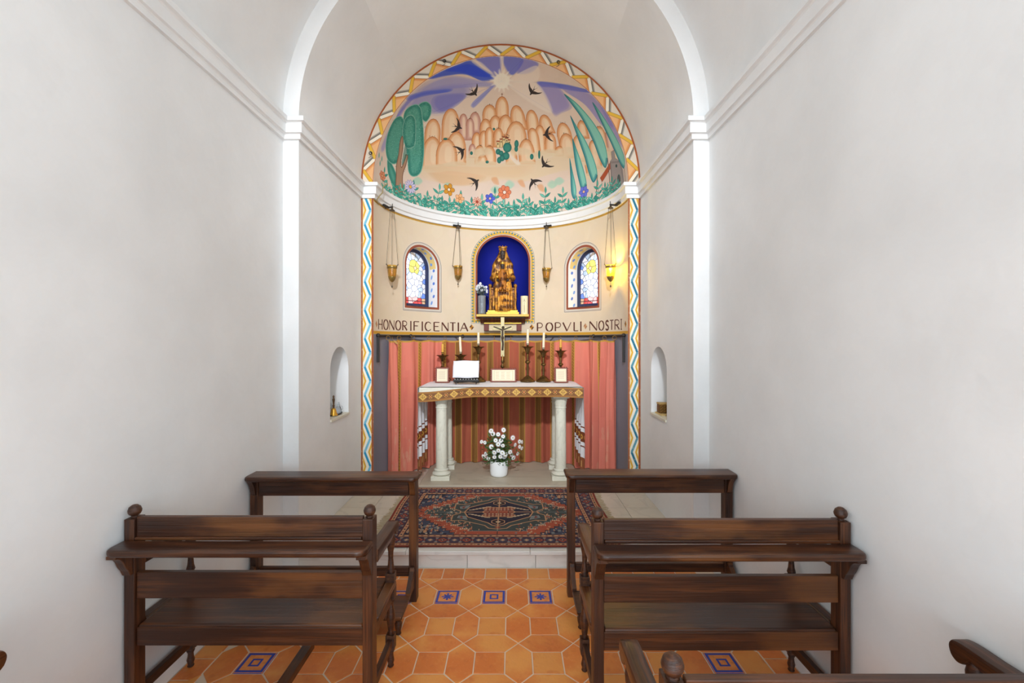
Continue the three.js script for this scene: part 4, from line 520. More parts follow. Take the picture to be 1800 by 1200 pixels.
// altar cloth: white linen over the top, sides hanging, with a gold brocade band along the front
{
  const cloth = thing('altar_cloth', 'white linen altar cloth with gold brocade front band', 'altar cloth', [AX, 0, -4.88]);
  const hw = 0.832, zf = 0.325, zb = -0.318;
  const [c, g] = canvas(512, 512); g.fillStyle = 'rgb(246,244,246)'; g.fillRect(0, 0, 512, 512); const bandY = (y0, y1, col) => { g.fillStyle = col; g.fillRect(0, 512 * y0, 512, 512 * (y1 - y0)); };
  bandY(0.47, 0.485, 'rgb(122,58,28)'); bandY(0.535, 0.655, 'rgb(126,62,28)'); bandY(0.7, 0.715, 'rgb(122,58,28)'); bandY(0.84, 1, 'rgb(150,84,48)');
  for (let i = 0; i < 12; i++) { g.fillStyle = 'rgb(214,158,62)'; g.beginPath(); g.arc(20 + i * 43, 512 * 0.595, 15, 0, 7); g.fill(); g.fillStyle = 'rgb(126,62,28)'; g.beginPath(); g.arc(20 + i * 43, 512 * 0.595, 7, 0, 7); g.fill(); g.fillStyle = 'rgb(196,140,84)'; g.fillRect(10 + i * 43, 512 * 0.88, 16, 40); }
  const hangM = std({ map: canvasTex(c), roughness: 0.9, side: THREE.DoubleSide }), linen = std({ color: rgb(240, 239, 242), roughness: 0.9, side: THREE.DoubleSide });
  const topG = new THREE.PlaneGeometry(2 * hw, zf - zb, 60, 20).rotateX(-Math.PI / 2).translate(0, TOP, (zf + zb) / 2); const p = topG.attributes.position; for (let i = 0; i < p.count; i++) { const x = p.getX(i), z = p.getZ(i), e = Math.max(0, Math.abs(x) - hw + 0.03) / 0.03; p.setY(i, TOP + 0.0035 * fbm(x * 4 + 20, z * 4 + 20, 2, 64) - 0.01 * e * e); } topG.computeVertexNormals(); part(cloth, 'cloth_top', topG, linen);
  for (const s of [-1, 1]) {
    const pos = [], uv = [], idx = [], nz = 70, ny = 30, bot = 0.245; for (let i = 0; i <= nz; i++) for (let j = 0; j <= ny; j++) { const a = i / nz, t = j / ny, f = 0.016 * sstep(0.05, 0.6, t) * Math.sin(a * 26 + 0.6 * s); pos.push(s * (hw + f - 0.004 * t), mix(TOP - 0.008, bot, t), mix(zf, zb, a) + 0.012 * t * Math.cos(a * 26)); uv.push(a, 1 - t); }
    for (let i = 0; i < nz; i++) for (let j = 0; j < ny; j++) { const a = i * (ny + 1) + j, b = a + ny + 1; idx.push(a, a + 1, b + 1, a, b + 1, b); }
    const G = new THREE.BufferGeometry(); G.setAttribute('position', new THREE.Float32BufferAttribute(pos, 3)); G.setAttribute('uv', new THREE.Float32BufferAttribute(uv, 2)); G.setIndex(idx); G.computeVertexNormals(); part(cloth, 'side_fall', G, hangM, 'hanging side with brown embroidered bands');
  }
  const [bc, b] = canvas(2048, 128); b.fillStyle = 'rgb(158,104,40)'; b.fillRect(0, 0, 2048, 128); b.fillStyle = 'rgb(128,80,34)'; b.fillRect(0, 20, 2048, 88);
  for (let i = 0; i < 11; i++) { const x = 60 + i * 192.8, dm = (x, r, col) => { b.fillStyle = col; b.beginPath(); b.moveTo(x - r * 1.1, 64); b.lineTo(x, 64 - r); b.lineTo(x + r * 1.1, 64); b.lineTo(x, 64 + r); b.fill(); }; dm(x, 48, 'rgb(216,172,82)'); b.fillStyle = 'rgb(150,98,40)'; b.beginPath(); b.arc(x, 64, 26, 0, 7); b.fill(); b.fillStyle = 'rgb(222,184,96)'; for (let k = 0; k < 4; k++) { b.beginPath(); b.arc(x + 11 * (k % 2 ? 1 : -1), 64 + 11 * (k > 1 ? 1 : -1), 8, 0, 7); b.fill(); } const m = x + 96; dm(m, 34, 'rgb(190,138,64)'); b.fillStyle = 'rgb(84,40,26)'; for (const [dx, dy] of [[-20, 0], [20, 0], [0, -18], [0, 18]]) { b.beginPath(); b.arc(m + dx, 64 + dy, 8, 0, 7); b.fill(); } b.fillStyle = 'rgb(206,96,52)'; b.beginPath(); b.arc(m, 64, 8, 0, 7); b.fill(); b.strokeStyle = 'rgb(70,38,24)'; b.lineWidth = 4; for (const s of [-1, 1]) { b.beginPath(); b.moveTo(x + 52, 64 + 30 * s); b.lineTo(x + 72, 64 + 8 * s); b.moveTo(x - 52, 64 + 30 * s); b.lineTo(x - 72, 64 + 8 * s); b.stroke(); } }
  for (let i = 0; i < 256; i++) { b.fillStyle = i % 2 ? 'rgb(190,140,60)' : 'rgb(120,72,30)'; b.fillRect(i * 8, 14, 8, 5); b.fillRect(i * 8, 108, 8, 5); }
  const bg = new THREE.PlaneGeometry(2 * hw - 0.01, 0.098, 120, 6), bp = bg.attributes.position; for (let i = 0; i < bp.count; i++) { const x = bp.getX(i), t = 0.5 - bp.getY(i) / 0.098; bp.setZ(i, zf + 0.006 + 0.007 * t * Math.sin(x * 9 + 1)); bp.setY(i, TOP - 0.002 + (bp.getY(i) - 0.049) - (x < -0.2 ? 0.05 * sstep(0.2, 0.83, -x) : 0.008 * sstep(0.6, 0.83, x))); } bg.computeVertexNormals();
  part(cloth, 'brocade_band', bg, std({ map: canvasTex(bc), roughness: 0.65, side: THREE.DoubleSide }), 'gold and brown brocade band with diamond rosettes');
}
// candlesticks with candles
{
  const place = (px, Z) => AX * 0 + EYE[0] + (px - 900) / 800 * Z, Z = 5.09, yb = TOP + 0.004;
  const stick = (h, label, x) => {
    const t = thing('candlestick', label, 'candlestick', [x, yb, -Z], 0, 'brass candlesticks on the altar'); const k = h - 0.03;
    part(t, 'foot', lathe([[0, 0], [0.082, 0], [0.083, 0.01], [0.076, 0.02], [0.058, 0.032], [0.042, 0.048], [0.028, 0.06], [0.018, 0.066], [0, 0.066]], 28), brass);
    part(t, 'stem', lathe([[0.0, 0.06], [0.018, 0.062], [0.013, 0.075], [0.013, k * 0.55], [0.02, k * 0.57], [0.029, k * 0.6], [0.029, k * 0.63], [0.018, k * 0.66], [0.012, k * 0.69], [0.012, k * 0.85], [0.018, k * 0.9], [0.0, k * 0.92]], 20), brass);
    part(t, 'drip_pan', lathe([[0, k * 0.86], [0.016, k * 0.86], [0.022, k * 0.9], [0.036, h - 0.022], [0.055, h - 0.006], [0.071, h], [0.07, h + 0.003], [0.05, h - 0.001], [0.02, h - 0.006], [0, h - 0.006]], 28), brass);
    part(t, 'socket', lathe([[0, h - 0.006], [0.012, h - 0.006], [0.012, h + 0.022], [0.016, h + 0.03], [0.016, h + 0.036], [0, h + 0.036]], 16), brass);
    return h + 0.034;
  };
  const L = [[778, 0.295, 0.108, 1, 'behind the framed card beside the missal cushion', 0.004], [810, 0.298, 0.182, 0, 'behind the white missal cushion', -0.06], [841, 0.39, 0.14, 0, 'between missal cushion and crucifix', 0], [927.5, 0.392, 0.175, 0, 'next to the crucifix on the lit lamp side', 0.012], [955.3, 0.346, 0.182, 0, 'next to the amber candle, lit lamp side', 0.03], [985.5, 0.346, 0.105, 1, 'behind the framed card, lit lamp side', 0]];
  for (const [px, h, ch, amber, where, tilt] of L) {
    const x = place(px, Z), top = stick(h, `brass candlestick ${where}`, x);
    const c = thing('candle', `${amber ? 'short amber' : 'thin cream'} candle ${where}`, 'candle', [x, yb + top - 0.012, -Z], 0, 'altar candles'); c.rotation.z = -tilt * 0.9;
    part(c, 'wax', lathe([[0, 0], [0.0145, 0], [0.0138, ch * 0.5], [0.0125, ch - 0.004], [0.009, ch], [0, ch - 0.002]], 14), std({ color: amber ? rgb(226, 170, 74) : rgb(240, 226, 198), roughness: 0.55 })); part(c, 'wick', rod(V3(0, ch - 0.003, 0), V3(0.001, ch + 0.008, 0), 0.0012, 5), iron);
  }
  // crucifix
  const cx = place(883.5, 5.17), cr = thing('crucifix', 'standing brass altar crucifix with a dark figure', 'crucifix', [cx, yb, -5.14]); const bone = std({ map: rep(brassT, 2, 2), color: rgb(255, 246, 214), roughness: 0.45, metalness: 0.25 });
  part(cr, 'foot', lathe([[0, 0], [0.07, 0], [0.07, 0.012], [0.05, 0.024], [0.03, 0.05], [0.016, 0.07], [0, 0.07]], 24), brass);
  part(cr, 'stem', lathe([[0.014, 0.06], [0.012, 0.12], [0.022, 0.16], [0.026, 0.17], [0.022, 0.18], [0.012, 0.19], [0.012, 0.21], [0.02, 0.225], [0.012, 0.24], [0.009, 0.3], [0, 0.31]], 18), brass);
  part(cr, 'cross', [rbox(0.043, 0.445, 0.016, 0, 0.502, 0, 0.004), rbox(0.225, 0.038, 0.015, 0, 0.598, 0, 0.004)], std({ color: rgb(186, 172, 128), roughness: 0.45, metalness: 0.3 }), 'pale brass cross');
  const dk = std({ color: rgb(70, 56, 46), roughness: 0.5, metalness: 0.4 });
  part(cr, 'corpus', [tube([V3(0, 0.36, 0.016), V3(0.004, 0.43, 0.02), V3(-0.003, 0.48, 0.026), V3(0, 0.54, 0.022), V3(0, 0.585, 0.022)], 0.0105, 20, 8), tube([V3(-0.1, 0.618, 0.012), V3(-0.05, 0.6, 0.018), V3(0, 0.583, 0.022), V3(0.05, 0.6, 0.018), V3(0.1, 0.618, 0.012)], 0.006, 20, 6), ball(0.016, 0.006, 0.608, 0.028, 12), new THREE.CylinderGeometry(0.017, 0.014, 0.03, 10).translate(0, 0.49, 0.023), ball(0.012, 0, 0.36, 0.014, 8)], dk, 'dark figure on the cross');
  // altar cards
  const card = (px, Z2c, w, h, label, lines) => {
    const t = thing('altar_card', label, 'altar card', [place(px, Z2c), yb + 0.002, -Z2c]); t.rotation.x = -0.1; const [c, g] = canvas(256, 256); g.fillStyle = 'rgb(240,226,196)'; g.fillRect(0, 0, 256, 256); g.strokeStyle = 'rgb(190,160,120)'; g.lineWidth = 4; g.strokeRect(22, 20, 212, 216); for (let i = 0; i < 11; i++) for (let k = 0; k < lines; k++) { g.fillStyle = 'rgba(130,110,86,0.5)'; g.fillRect(36 + k * 188 / lines, 44 + i * 16, 188 / lines - 14 - (i % 3) * 6, 5); }
    const fm = std({ color: rgb(128, 66, 52), roughness: 0.5 }), sc = []; for (let i = 0; i < 7; i++) for (const s of [-1, 1]) sc.push(ball(0.008, s * (w / 2 + 0.002), h * (i + 0.5) / 7, 0, 8)); for (let i = 0; i < Math.round(w / 0.022); i++) sc.push(ball(0.009, -w / 2 + w * (i + 0.5) / Math.round(w / 0.022), h, 0, 8));
    part(t, 'frame', [rbox(w, h, 0.012, 0, h / 2, 0, 0.004), ...sc], fm, 'reddish scalloped frame'); part(t, 'sheet', rbox(w - 0.03, h - 0.028, 0.004, 0, h / 2, 0.0065, 0.001), std({ map: canvasTex(c), roughness: 0.8 }), 'cream printed sheet'); part(t, 'easel_leg', rod(V3(0, h * 0.7, -0.006), V3(0, 0.012, -0.03), 0.003), fm);
  };
  card(777.3, 4.95, 0.145, 0.165, 'small upright framed prayer card beside the missal cushion', 1); card(885, 5.03, 0.28, 0.148, 'wide framed prayer card before the crucifix foot', 3); card(986.5, 4.95, 0.14, 0.165, 'small upright framed prayer card before the amber candle on the lit lamp side', 1);
  // missal stand and cushion
  const ms = thing('missal_stand', 'dark metal missal stand with a beaded ledge', 'stand', [place(820, 4.82), yb, -4.82]); part(ms, 'back_plate', rbox(0.25, 0.2, 0.01, 0, 0, 0, 0.003).rotateX(-0.42).translate(0, 0.115, -0.035), iron); part(ms, 'ledge', [rbox(0.27, 0.012, 0.05, 0, 0.038, 0.028, 0.003), rbox(0.27, 0.026, 0.008, 0, 0.044, 0.052, 0.003)], iron); part(ms, 'beading', Array.from({ length: 9 }, (_, i) => ball(0.0055, -0.115 + i * 0.0288, 0.056, 0.056, 8)), std({ color: rgb(200, 200, 196), metalness: 0.6, roughness: 0.3 }));
  for (const s of [-1, 1]) { part(ms, 'leg', tube([V3(s * 0.1, 0.036, 0.03), V3(s * 0.107, 0.02, 0.042), V3(s * 0.104, 0.004, 0.05)], 0.005, 8, 6), iron); part(ms, 'leg', rod(V3(s * 0.1, 0.1, -0.045), V3(s * 0.1, 0.004, -0.07), 0.005), iron); }
  const pg = new THREE.BoxGeometry(0.282, 0.195, 0.06, 28, 20, 8), pp = pg.attributes.position; for (let i = 0; i < pp.count; i++) { const x = pp.getX(i) / 0.141, y = pp.getY(i) / 0.0975, z = pp.getZ(i) / 0.03, k = Math.pow(Math.max(0, 1 - x ** 6), 0.5) * Math.pow(Math.max(0, 1 - y ** 6), 0.5), pin = 1 - 0.035 * (1 - Math.abs(y)) * Math.abs(x) ** 4; pp.setXYZ(i, x * 0.141 * (0.985 + 0.02 * Math.cos(y * 3)) * pin, y * 0.0975 * (0.97 + 0.025 * Math.cos(x * 3.4)), z * 0.03 * (0.25 + 0.75 * k) + 0.003 * Math.sin(x * 5 + y * 3)); } const pgv = mergeVertices(pg.deleteAttribute('normal').deleteAttribute('uv')); pgv.computeVertexNormals(); pgv.rotateX(-0.42);
  solo('missal_cushion', pgv, std({ color: rgb(234, 233, 237), roughness: 0.9 }), 'white cloth covered cushion on the missal stand', 'cushion', [place(819.5, 4.82), yb + 0.158, -4.8]);
}
// ------------------------------------------------------------------ potted daisies under the altar
const petalG = (n, r, w) => { const gs = []; for (let i = 0; i < n; i++) { const sh = new THREE.Shape(); sh.moveTo(0, 0); sh.quadraticCurveTo(w, r * 0.55, w * 0.5, r * 0.95); sh.quadraticCurveTo(0, r * 1.05, -w * 0.5, r * 0.95); sh.quadraticCurveTo(-w, r * 0.55, 0, 0); const g = new THREE.ShapeGeometry(sh, 3); const p = g.attributes.position; for (let k = 0; k < p.count; k++) p.setZ(k, 0.004 - 0.22 * (p.getY(k) / r - 0.4) ** 2 * r); g.rotateZ(i * 2 * Math.PI / n); gs.push(g); } const m = merge(gs); m.computeVertexNormals(); return m; };
{
  const cx = EYE[0] + (877 - 900) / 800 * 4.775, pot = thing('potted_daisies', 'white pot of white daisies under the altar table', 'potted plant', [cx, PT, -4.775]);
  part(pot, 'pot', lathe([[0, 0], [0.07, 0], [0.083, 0.006], [0.091, 0.022], [0.094, 0.06], [0.094, 0.16], [0.09, 0.162], [0.087, 0.15], [0.087, 0.13], [0, 0.13]], 40), phys({ color: rgb(246, 246, 244), roughness: 0.25, clearcoat: 0.4 })); part(pot, 'soil', new THREE.CylinderGeometry(0.086, 0.086, 0.006, 24).translate(0, 0.132, 0), std({ color: rgb(66, 48, 36), roughness: 1 }));
  const fg = petalG(13, 0.03, 0.0062), cg = new THREE.SphereGeometry(0.0078, 10, 6).scale(1, 1, 0.6).translate(0, 0, 0.003), pm = std({ color: rgb(250, 248, 246), roughness: 0.7, side: THREE.DoubleSide }), ym = std({ color: rgb(150, 138, 48), roughness: 0.8 }), gm = std({ color: rgb(64, 92, 40), roughness: 0.7, side: THREE.DoubleSide }), stems = [], leaves = [];
  const D = [[400, 85], [660, 80], [435, 150], [550, 145], [655, 180], [500, 255], [610, 270], [555, 325], [650, 350], [410, 390], [475, 485], [290, 570], [475, 595], [600, 585], [685, 615], [520, 730], [345, 665], [800, 495], [905, 370], [1050, 330], [1000, 430], [1050, 480], [200, 310], [270, 325], [855, 225], [960, 590], [640, 490], [830, 575], [870, 655], [1000, 335], [245, 620], [700, 540], [560, 440]];
  for (const [zx, zy] of D) { const x = (830 + zx / 12 - 877) * 0.00597, y = EYE[1] - (750 + zy / 12 - 598) * 0.00597 - PT, dx = x, dy = y - 0.3, rad = Math.hypot(dx, dy * 1.1), z = 0.13 - rad * 0.75 + rr(-0.02, 0.03); const f = part(pot, 'daisy_flower', fg, pm); part(f, 'flower_centre', cg, ym); f.position.set(x, y, z); f.rotation.set(-dy * 2.6 + rr(-0.2, 0.2), dx * 4 + rr(-0.2, 0.2), rr(0, 3)); f.rotation.order = 'YXZ'; const s = rr(0.72, 0.95); f.scale.set(s, s, s); stems.push(tube([V3(rr(-0.04, 0.04), 0.13, rr(-0.03, 0.03)), V3(x * 0.5, mix(0.13, y, 0.55) + 0.01, z * 0.5), V3(x, y, z - 0.004)], 0.0016, 8, 5)); }
  for (let i = 0; i < 620; i++) { const a = rr(0, 6.28), e = rr(0.0, 1.3), d = rr(0.06, 0.22), x = Math.cos(a) * Math.cos(e) * d * 0.95, z = Math.sin(a) * Math.cos(e) * d * 0.6, y = 0.16 + Math.sin(e) * d * 1.25 - (e < 0.3 ? 0.03 : 0), sh = new THREE.Shape(), l = rr(0.03, 0.055), w = l * 0.3; sh.moveTo(0, 0); sh.quadraticCurveTo(w, l * 0.4, 0, l); sh.quadraticCurveTo(-w, l * 0.4, 0, 0); leaves.push(new THREE.ShapeGeometry(sh, 3).rotateX(rr(-1.2, 1.2)).rotateZ(rr(-2.4, 2.4)).rotateY(rr(0, 6.28)).translate(x, y, z)); }
  part(pot, 'stems', stems, gm); const lf = part(pot, 'foliage', leaves, gm); lf.userData.kind = 'stuff';
}
// ------------------------------------------------------------------ niche shelf, statue, vase, candle
const SH = 1.887;
{
  const gy = std({ color: rgb(214, 178, 84), roughness: 0.5, metalness: 0.2 }), bw = std({ map: rep(woodT, 1, 2), color: rgb(230, 180, 110), roughness: 0.5 }), rb = std({ color: rgb(112, 48, 34), roughness: 0.6 }), pale = std({ color: rgb(226, 206, 170), roughness: 0.7 });
  const sh = thing('niche_shelf', 'carved wooden bracket shelf under the statue niche', 'shelf', [-0.004, 0, -5.6]);
  part(sh, 'board', rbox(0.636, 0.03, 0.26, 0, SH - 0.015, -0.03, 0.005), gy, 'yellow painted board');
  const m = poly([[0, 0], [0.07, 0], [0.078, 0.02], [0.1, 0.035], [0.112, 0.06], [0.112, 0.074], [0, 0.074]]); part(sh, 'moulding', [toCreasedNormals(extr(m, 0.55, 0, 4), 0.4).rotateY(-Math.PI / 2).translate(0.275, SH - 0.105, -0.075)], bw, 'golden brown carved moulding');
  for (const s of [-1, 1]) part(sh, 'end_block', rbox(0.06, 0.095, 0.13, s * 0.2, SH - 0.152, -0.03, 0.004), rb, 'dark red end block'); part(sh, 'centre_panel', [rbox(0.34, 0.095, 0.1, 0, SH - 0.152, -0.04, 0.004)], pale); part(sh, 'rail', rbox(0.46, 0.014, 0.14, 0, SH - 0.108, -0.02, 0.004), gold);
  // seated figure
  const G = thing('statue', 'gilded statue of a crowned seated woman with child on a throne', 'statue', [-0.004, SH, -5.62]);
  const giltT = dataTex(256, 256, (u, v) => { const n = fbm(u * 8, v * 8, 4, 8); return mix3([92, 54, 24], [214, 150, 52], sstep(0.34, 0.62, n)); }), gilt = std({ map: rep(giltT, 3, 3), metalness: 0.35, roughness: 0.42 }), giltB = std({ map: rep(giltT, 3, 3), color: rgb(214, 190, 170), metalness: 0.25, roughness: 0.5 }), skin = std({ color: rgb(56, 42, 36), roughness: 0.45 });
  part(G, 'plinth', [rbox(0.40, 0.026, 0.2, 0, 0.013, 0, 0.004), rbox(0.37, 0.026, 0.18, 0, 0.037, 0, 0.004)], gold, 'bright gold plinth');
  const B = 0.05;
  const field = (bones, lo, hi, res, k, mod) => {             // tapered capsules joined smoothly
    const mc = new MarchingCubes(res, new THREE.MeshBasicMaterial(), false, false, 200000); mc.isolation = 0; const n = mc.size, P = V3(), c = V3((lo[0] + hi[0]) / 2, (lo[1] + hi[1]) / 2, (lo[2] + hi[2]) / 2), h = Math.max(hi[0] - lo[0], hi[1] - lo[1], hi[2] - lo[2]) / 2;
    for (let z = 0; z < n; z++) for (let y = 0; y < n; y++) for (let x = 0; x < n; x++) { P.set(c.x + (x / (n / 2) - 1) * h, c.y + (y / (n / 2) - 1) * h, c.z + (z / (n / 2) - 1) * h); let d = 1e3; for (const [a, b, ra, rb2, sz] of bones) { const zz = sz || 1, bx = b[0] - a[0], by = b[1] - a[1], bz = (b[2] - a[2]) / zz, px = P.x - a[0], py = P.y - a[1], pz = (P.z - a[2]) / zz, l2 = bx * bx + by * by + bz * bz, t = l2 ? Math.min(1, Math.max(0, (px * bx + py * by + pz * bz) / l2)) : 0, dd = Math.hypot(px - bx * t, py - by * t, pz - bz * t) - mix(ra, rb2, t), q = Math.max(k - Math.abs(d - dd), 0) / k; d = Math.min(d, dd) - q * q * k * 0.25; } if (mod) d += mod(P); mc.field[x + y * n + z * n * n] = -d; }
    mc.update(); const cnt = mc.count, pos = mc.positionArray.slice(0, cnt * 3); let g = new THREE.BufferGeometry(); g.setAttribute('position', new THREE.BufferAttribute(pos, 3)); g = mergeVertices(g, 1e-5); g.scale(h, h, h); g.translate(c.x, c.y, c.z); g.computeVertexNormals(); const p = g.attributes.position, uv = new Float32Array(p.count * 2); for (let i = 0; i < p.count; i++) { uv[2 * i] = p.getX(i) + p.getZ(i); uv[2 * i + 1] = p.getY(i); } g.setAttribute('uv', new THREE.BufferAttribute(uv, 2)); return g;
  };
  const folds = P => P.y < B + 0.3 ? 0.0085 * Math.cos(P.x * 185) * sstep(0.3, 0.22, P.y - B) : P.y < B + 0.6 ? 0.003 * Math.cos(P.x * 150 + P.y * 20) : 0;
  part(G, 'robe', field([[[0, B + 0.02, 0.055], [0, B + 0.3, 0.05], 0.095, 0.078], [[-0.07, B + 0.02, 0.045], [-0.062, B + 0.3, 0.07], 0.05, 0.05], [[0.07, B + 0.02, 0.045], [0.062, B + 0.3, 0.07], 0.05, 0.05], [[-0.1, B + 0.02, 0], [-0.1, B + 0.2, -0.01], 0.05, 0.035], [[0.1, B + 0.02, 0], [0.1, B + 0.2, -0.01], 0.05, 0.035], [[0, B + 0.3, -0.02], [0, B + 0.55, -0.03], 0.09, 0.075, 0.75], [[-0.075, B + 0.55, -0.03], [-0.112, B + 0.4, 0.0], 0.048, 0.04], [[0.075, B + 0.55, -0.03], [0.112, B + 0.4, 0.0], 0.048, 0.04], [[-0.112, B + 0.4, 0], [-0.07, B + 0.36, 0.09], 0.042, 0.03], [[0.112, B + 0.4, 0], [0.07, B + 0.36, 0.09], 0.042, 0.03], [[0, B + 0.56, -0.035], [0, B + 0.7, -0.04], 0.055, 0.058, 0.9], [[-0.03, B + 0.68, -0.03], [-0.088, B + 0.56, -0.03], 0.03, 0.042], [[0.03, B + 0.68, -0.03], [0.088, B + 0.56, -0.03], 0.03, 0.042]], [-0.2, B - 0.02, -0.2], [0.2, B + 0.82, 0.2], 92, 0.025, folds), gilt, 'gilded robe and veil with vertical folds');
  const face = part(G, 'face', field([[[0, B + 0.655, 0.0], [0, B + 0.715, 0.0], 0.03, 0.034], [[0, B + 0.672, 0.03], [0, B + 0.7, 0.029], 0.0055, 0.003], [[-0.011, B + 0.66, 0.026], [0.011, B + 0.66, 0.026], 0.004, 0.004], [[0, B + 0.58, -0.01], [0, B + 0.64, -0.005], 0.024, 0.02]], [-0.06, B + 0.55, -0.05], [0.06, B + 0.76, 0.06], 64, 0.008), skin, 'dark face and neck'); for (const s of [-1, 1]) part(face, 'eye', ball(0.0035, s * 0.012, B + 0.692, 0.0305, 8), std({ color: rgb(150, 140, 120), roughness: 0.4 }));
  const cr = [lathe([[0.042, B + 0.735], [0.046, B + 0.738], [0.05, B + 0.785], [0.047, B + 0.786], [0.043, B + 0.74]], 28)]; for (let i = 0; i < 8; i++) { const a = i * Math.PI / 4; cr.push(ball(0.009, 0.049 * Math.cos(a), B + 0.79, 0.049 * Math.sin(a), 8)); cr.push(ball(0.006, 0.05 * Math.cos(a + 0.39), B + 0.76, 0.05 * Math.sin(a + 0.39), 6)); } const crm = part(G, 'crown', cr, gilt, 'gold crown'); crm.position.z = -0.022;
  part(G, 'child', field([[[0, B + 0.33, 0.11], [0, B + 0.47, 0.085], 0.045, 0.036], [[-0.03, B + 0.455, 0.09], [-0.058, B + 0.4, 0.13], 0.017, 0.012], [[0.03, B + 0.455, 0.09], [0.05, B + 0.41, 0.14], 0.017, 0.012], [[-0.022, B + 0.33, 0.12], [-0.026, B + 0.25, 0.155], 0.028, 0.022], [[0.022, B + 0.33, 0.12], [0.026, B + 0.25, 0.155], 0.028, 0.022]], [-0.12, B + 0.2, 0.0], [0.12, B + 0.53, 0.22], 56, 0.016, P => 0.002 * Math.cos(P.x * 240)), giltB, 'gilded robe of the child');
  const ch = part(G, 'child_face', field([[[0, B + 0.515, 0.085], [0, B + 0.545, 0.085], 0.025, 0.027], [[0, B + 0.523, 0.11], [0, B + 0.536, 0.11], 0.004, 0.002], [[0, B + 0.48, 0.085], [0, B + 0.51, 0.085], 0.014, 0.014]], [-0.05, B + 0.46, 0.03], [0.05, B + 0.59, 0.14], 40, 0.006), skin); part(ch, 'child_crown', lathe([[0.024, B + 0.555], [0.027, B + 0.558], [0.03, B + 0.582], [0.027, B + 0.582], [0.024, B + 0.558]], 20).translate(0, 0, 0.083), gold);
  for (const s of [-1, 1]) { const hd = [ball(0.017, s * 0.062, B + 0.36, 0.118, 10)]; for (let i = 0; i < 4; i++) hd.push(tube([V3(s * (0.06 - 0.004), B + 0.368 - i * 0.008, 0.128), V3(s * 0.052, B + 0.366 - i * 0.008, 0.142), V3(s * 0.045, B + 0.36 - i * 0.008, 0.146)], 0.0042, 6, 6)); hd.push(tube([V3(s * 0.062, B + 0.373, 0.12), V3(s * 0.055, B + 0.385, 0.132), V3(s * 0.048, B + 0.387, 0.138)], 0.0045, 6, 6)); part(G, 'hand', hd, skin, 'dark carved hand'); }
  part(G, 'orb', ball(0.021, -0.064, B + 0.396, 0.138, 14), gold);
  part(G, 'hem_band', tube(Array.from({ length: 9 }, (_, i) => V3(-0.052 + 0.013 * i, B + 0.222 - 0.004 * Math.cos((i - 4) * 0.6), 0.15 - 0.001 * (i - 4) ** 2)), 0.0055, 24, 6), giltB);
  const th = part(G, 'throne', [rbox(0.3, 0.28, 0.11, 0, B + 0.14, -0.045, 0.006), rbox(0.3, 0.025, 0.13, 0, B + 0.27, -0.04, 0.006)], giltB); for (const s of [-1, 1]) for (const z of [-0.085, 0.015]) part(th, 'throne_post', lathe([[0, B], [0.02, B], [0.02, B + 0.02], [0.014, B + 0.03], [0.014, B + 0.13], [0.02, B + 0.14], [0.02, B + 0.15], [0.014, B + 0.16], [0.014, B + 0.265], [0.02, B + 0.275], [0.012, B + 0.283], [0.021, B + 0.295], [0.023, B + 0.308], [0.016, B + 0.324], [0, B + 0.328]], 14).translate(s * 0.155, 0, z), gilt);
  // glass vase with white flowers
  const v = thing('flower_vase', 'tall clear vase of white flowers beside the statue', 'vase', [EYE[0] + (847.5 - 900) / 800 * 5.6, SH, -5.57]);
  part(v, 'vase', lathe([[0, 0.002], [0.042, 0.002], [0.045, 0.008], [0.047, 0.22], [0.05, 0.228], [0.047, 0.228], [0.044, 0.218], [0.042, 0.014], [0, 0.012]], 28), phys({ color: rgb(214, 220, 226), transmission: 0.75, thickness: 0.003, roughness: 0.12, ior: 1.5, side: THREE.DoubleSide }), 'clear ribbed glass'); part(v, 'water', new THREE.CylinderGeometry(0.041, 0.04, 0.12, 20).translate(0, 0.076, 0), std({ color: rgb(120, 132, 128), roughness: 0.2 }));
  const wf = petalG(6, 0.0175, 0.008), wm = std({ color: rgb(238, 240, 246), roughness: 0.7, side: THREE.DoubleSide }), lm = std({ color: rgb(74, 86, 84), roughness: 0.8, side: THREE.DoubleSide }), st = [], lv = [];
  for (let i = 0; i < 32; i++) { const a = rr(0, 6.28), e = rr(-0.2, 1.4), d = rr(0.07, 0.115), x = -0.008 + Math.cos(a) * Math.cos(e) * d * 0.62, z = Math.sin(a) * Math.cos(e) * d * 0.55, y = 0.285 + Math.sin(e) * d * 0.85; const f = part(v, 'white_flower', wf, wm); f.position.set(x, y, z); f.rotation.set(rr(-0.7, 0.7), rr(-0.7, 0.7), rr(0, 3)); st.push(tube([V3(rr(-0.02, 0.02), 0.05, rr(-0.02, 0.02)), V3(x * 0.3, 0.22, z * 0.3), V3(x, y, z)], 0.0014, 8, 4)); for (let k = 0; k < 9; k++) { const sh2 = new THREE.Shape(), l = 0.026; sh2.moveTo(0, 0); sh2.quadraticCurveTo(0.007, l * 0.4, 0, l); sh2.quadraticCurveTo(-0.007, l * 0.4, 0, 0); lv.push(new THREE.ShapeGeometry(sh2, 2).rotateX(rr(-1, 1)).rotateZ(rr(-3, 3)).translate(x * rr(0.4, 1), y - rr(0, 0.04), z + rr(-0.02, 0.02))); } } part(v, 'stems', st, lm); part(v, 'foliage', lv, lm).userData.kind = 'stuff';
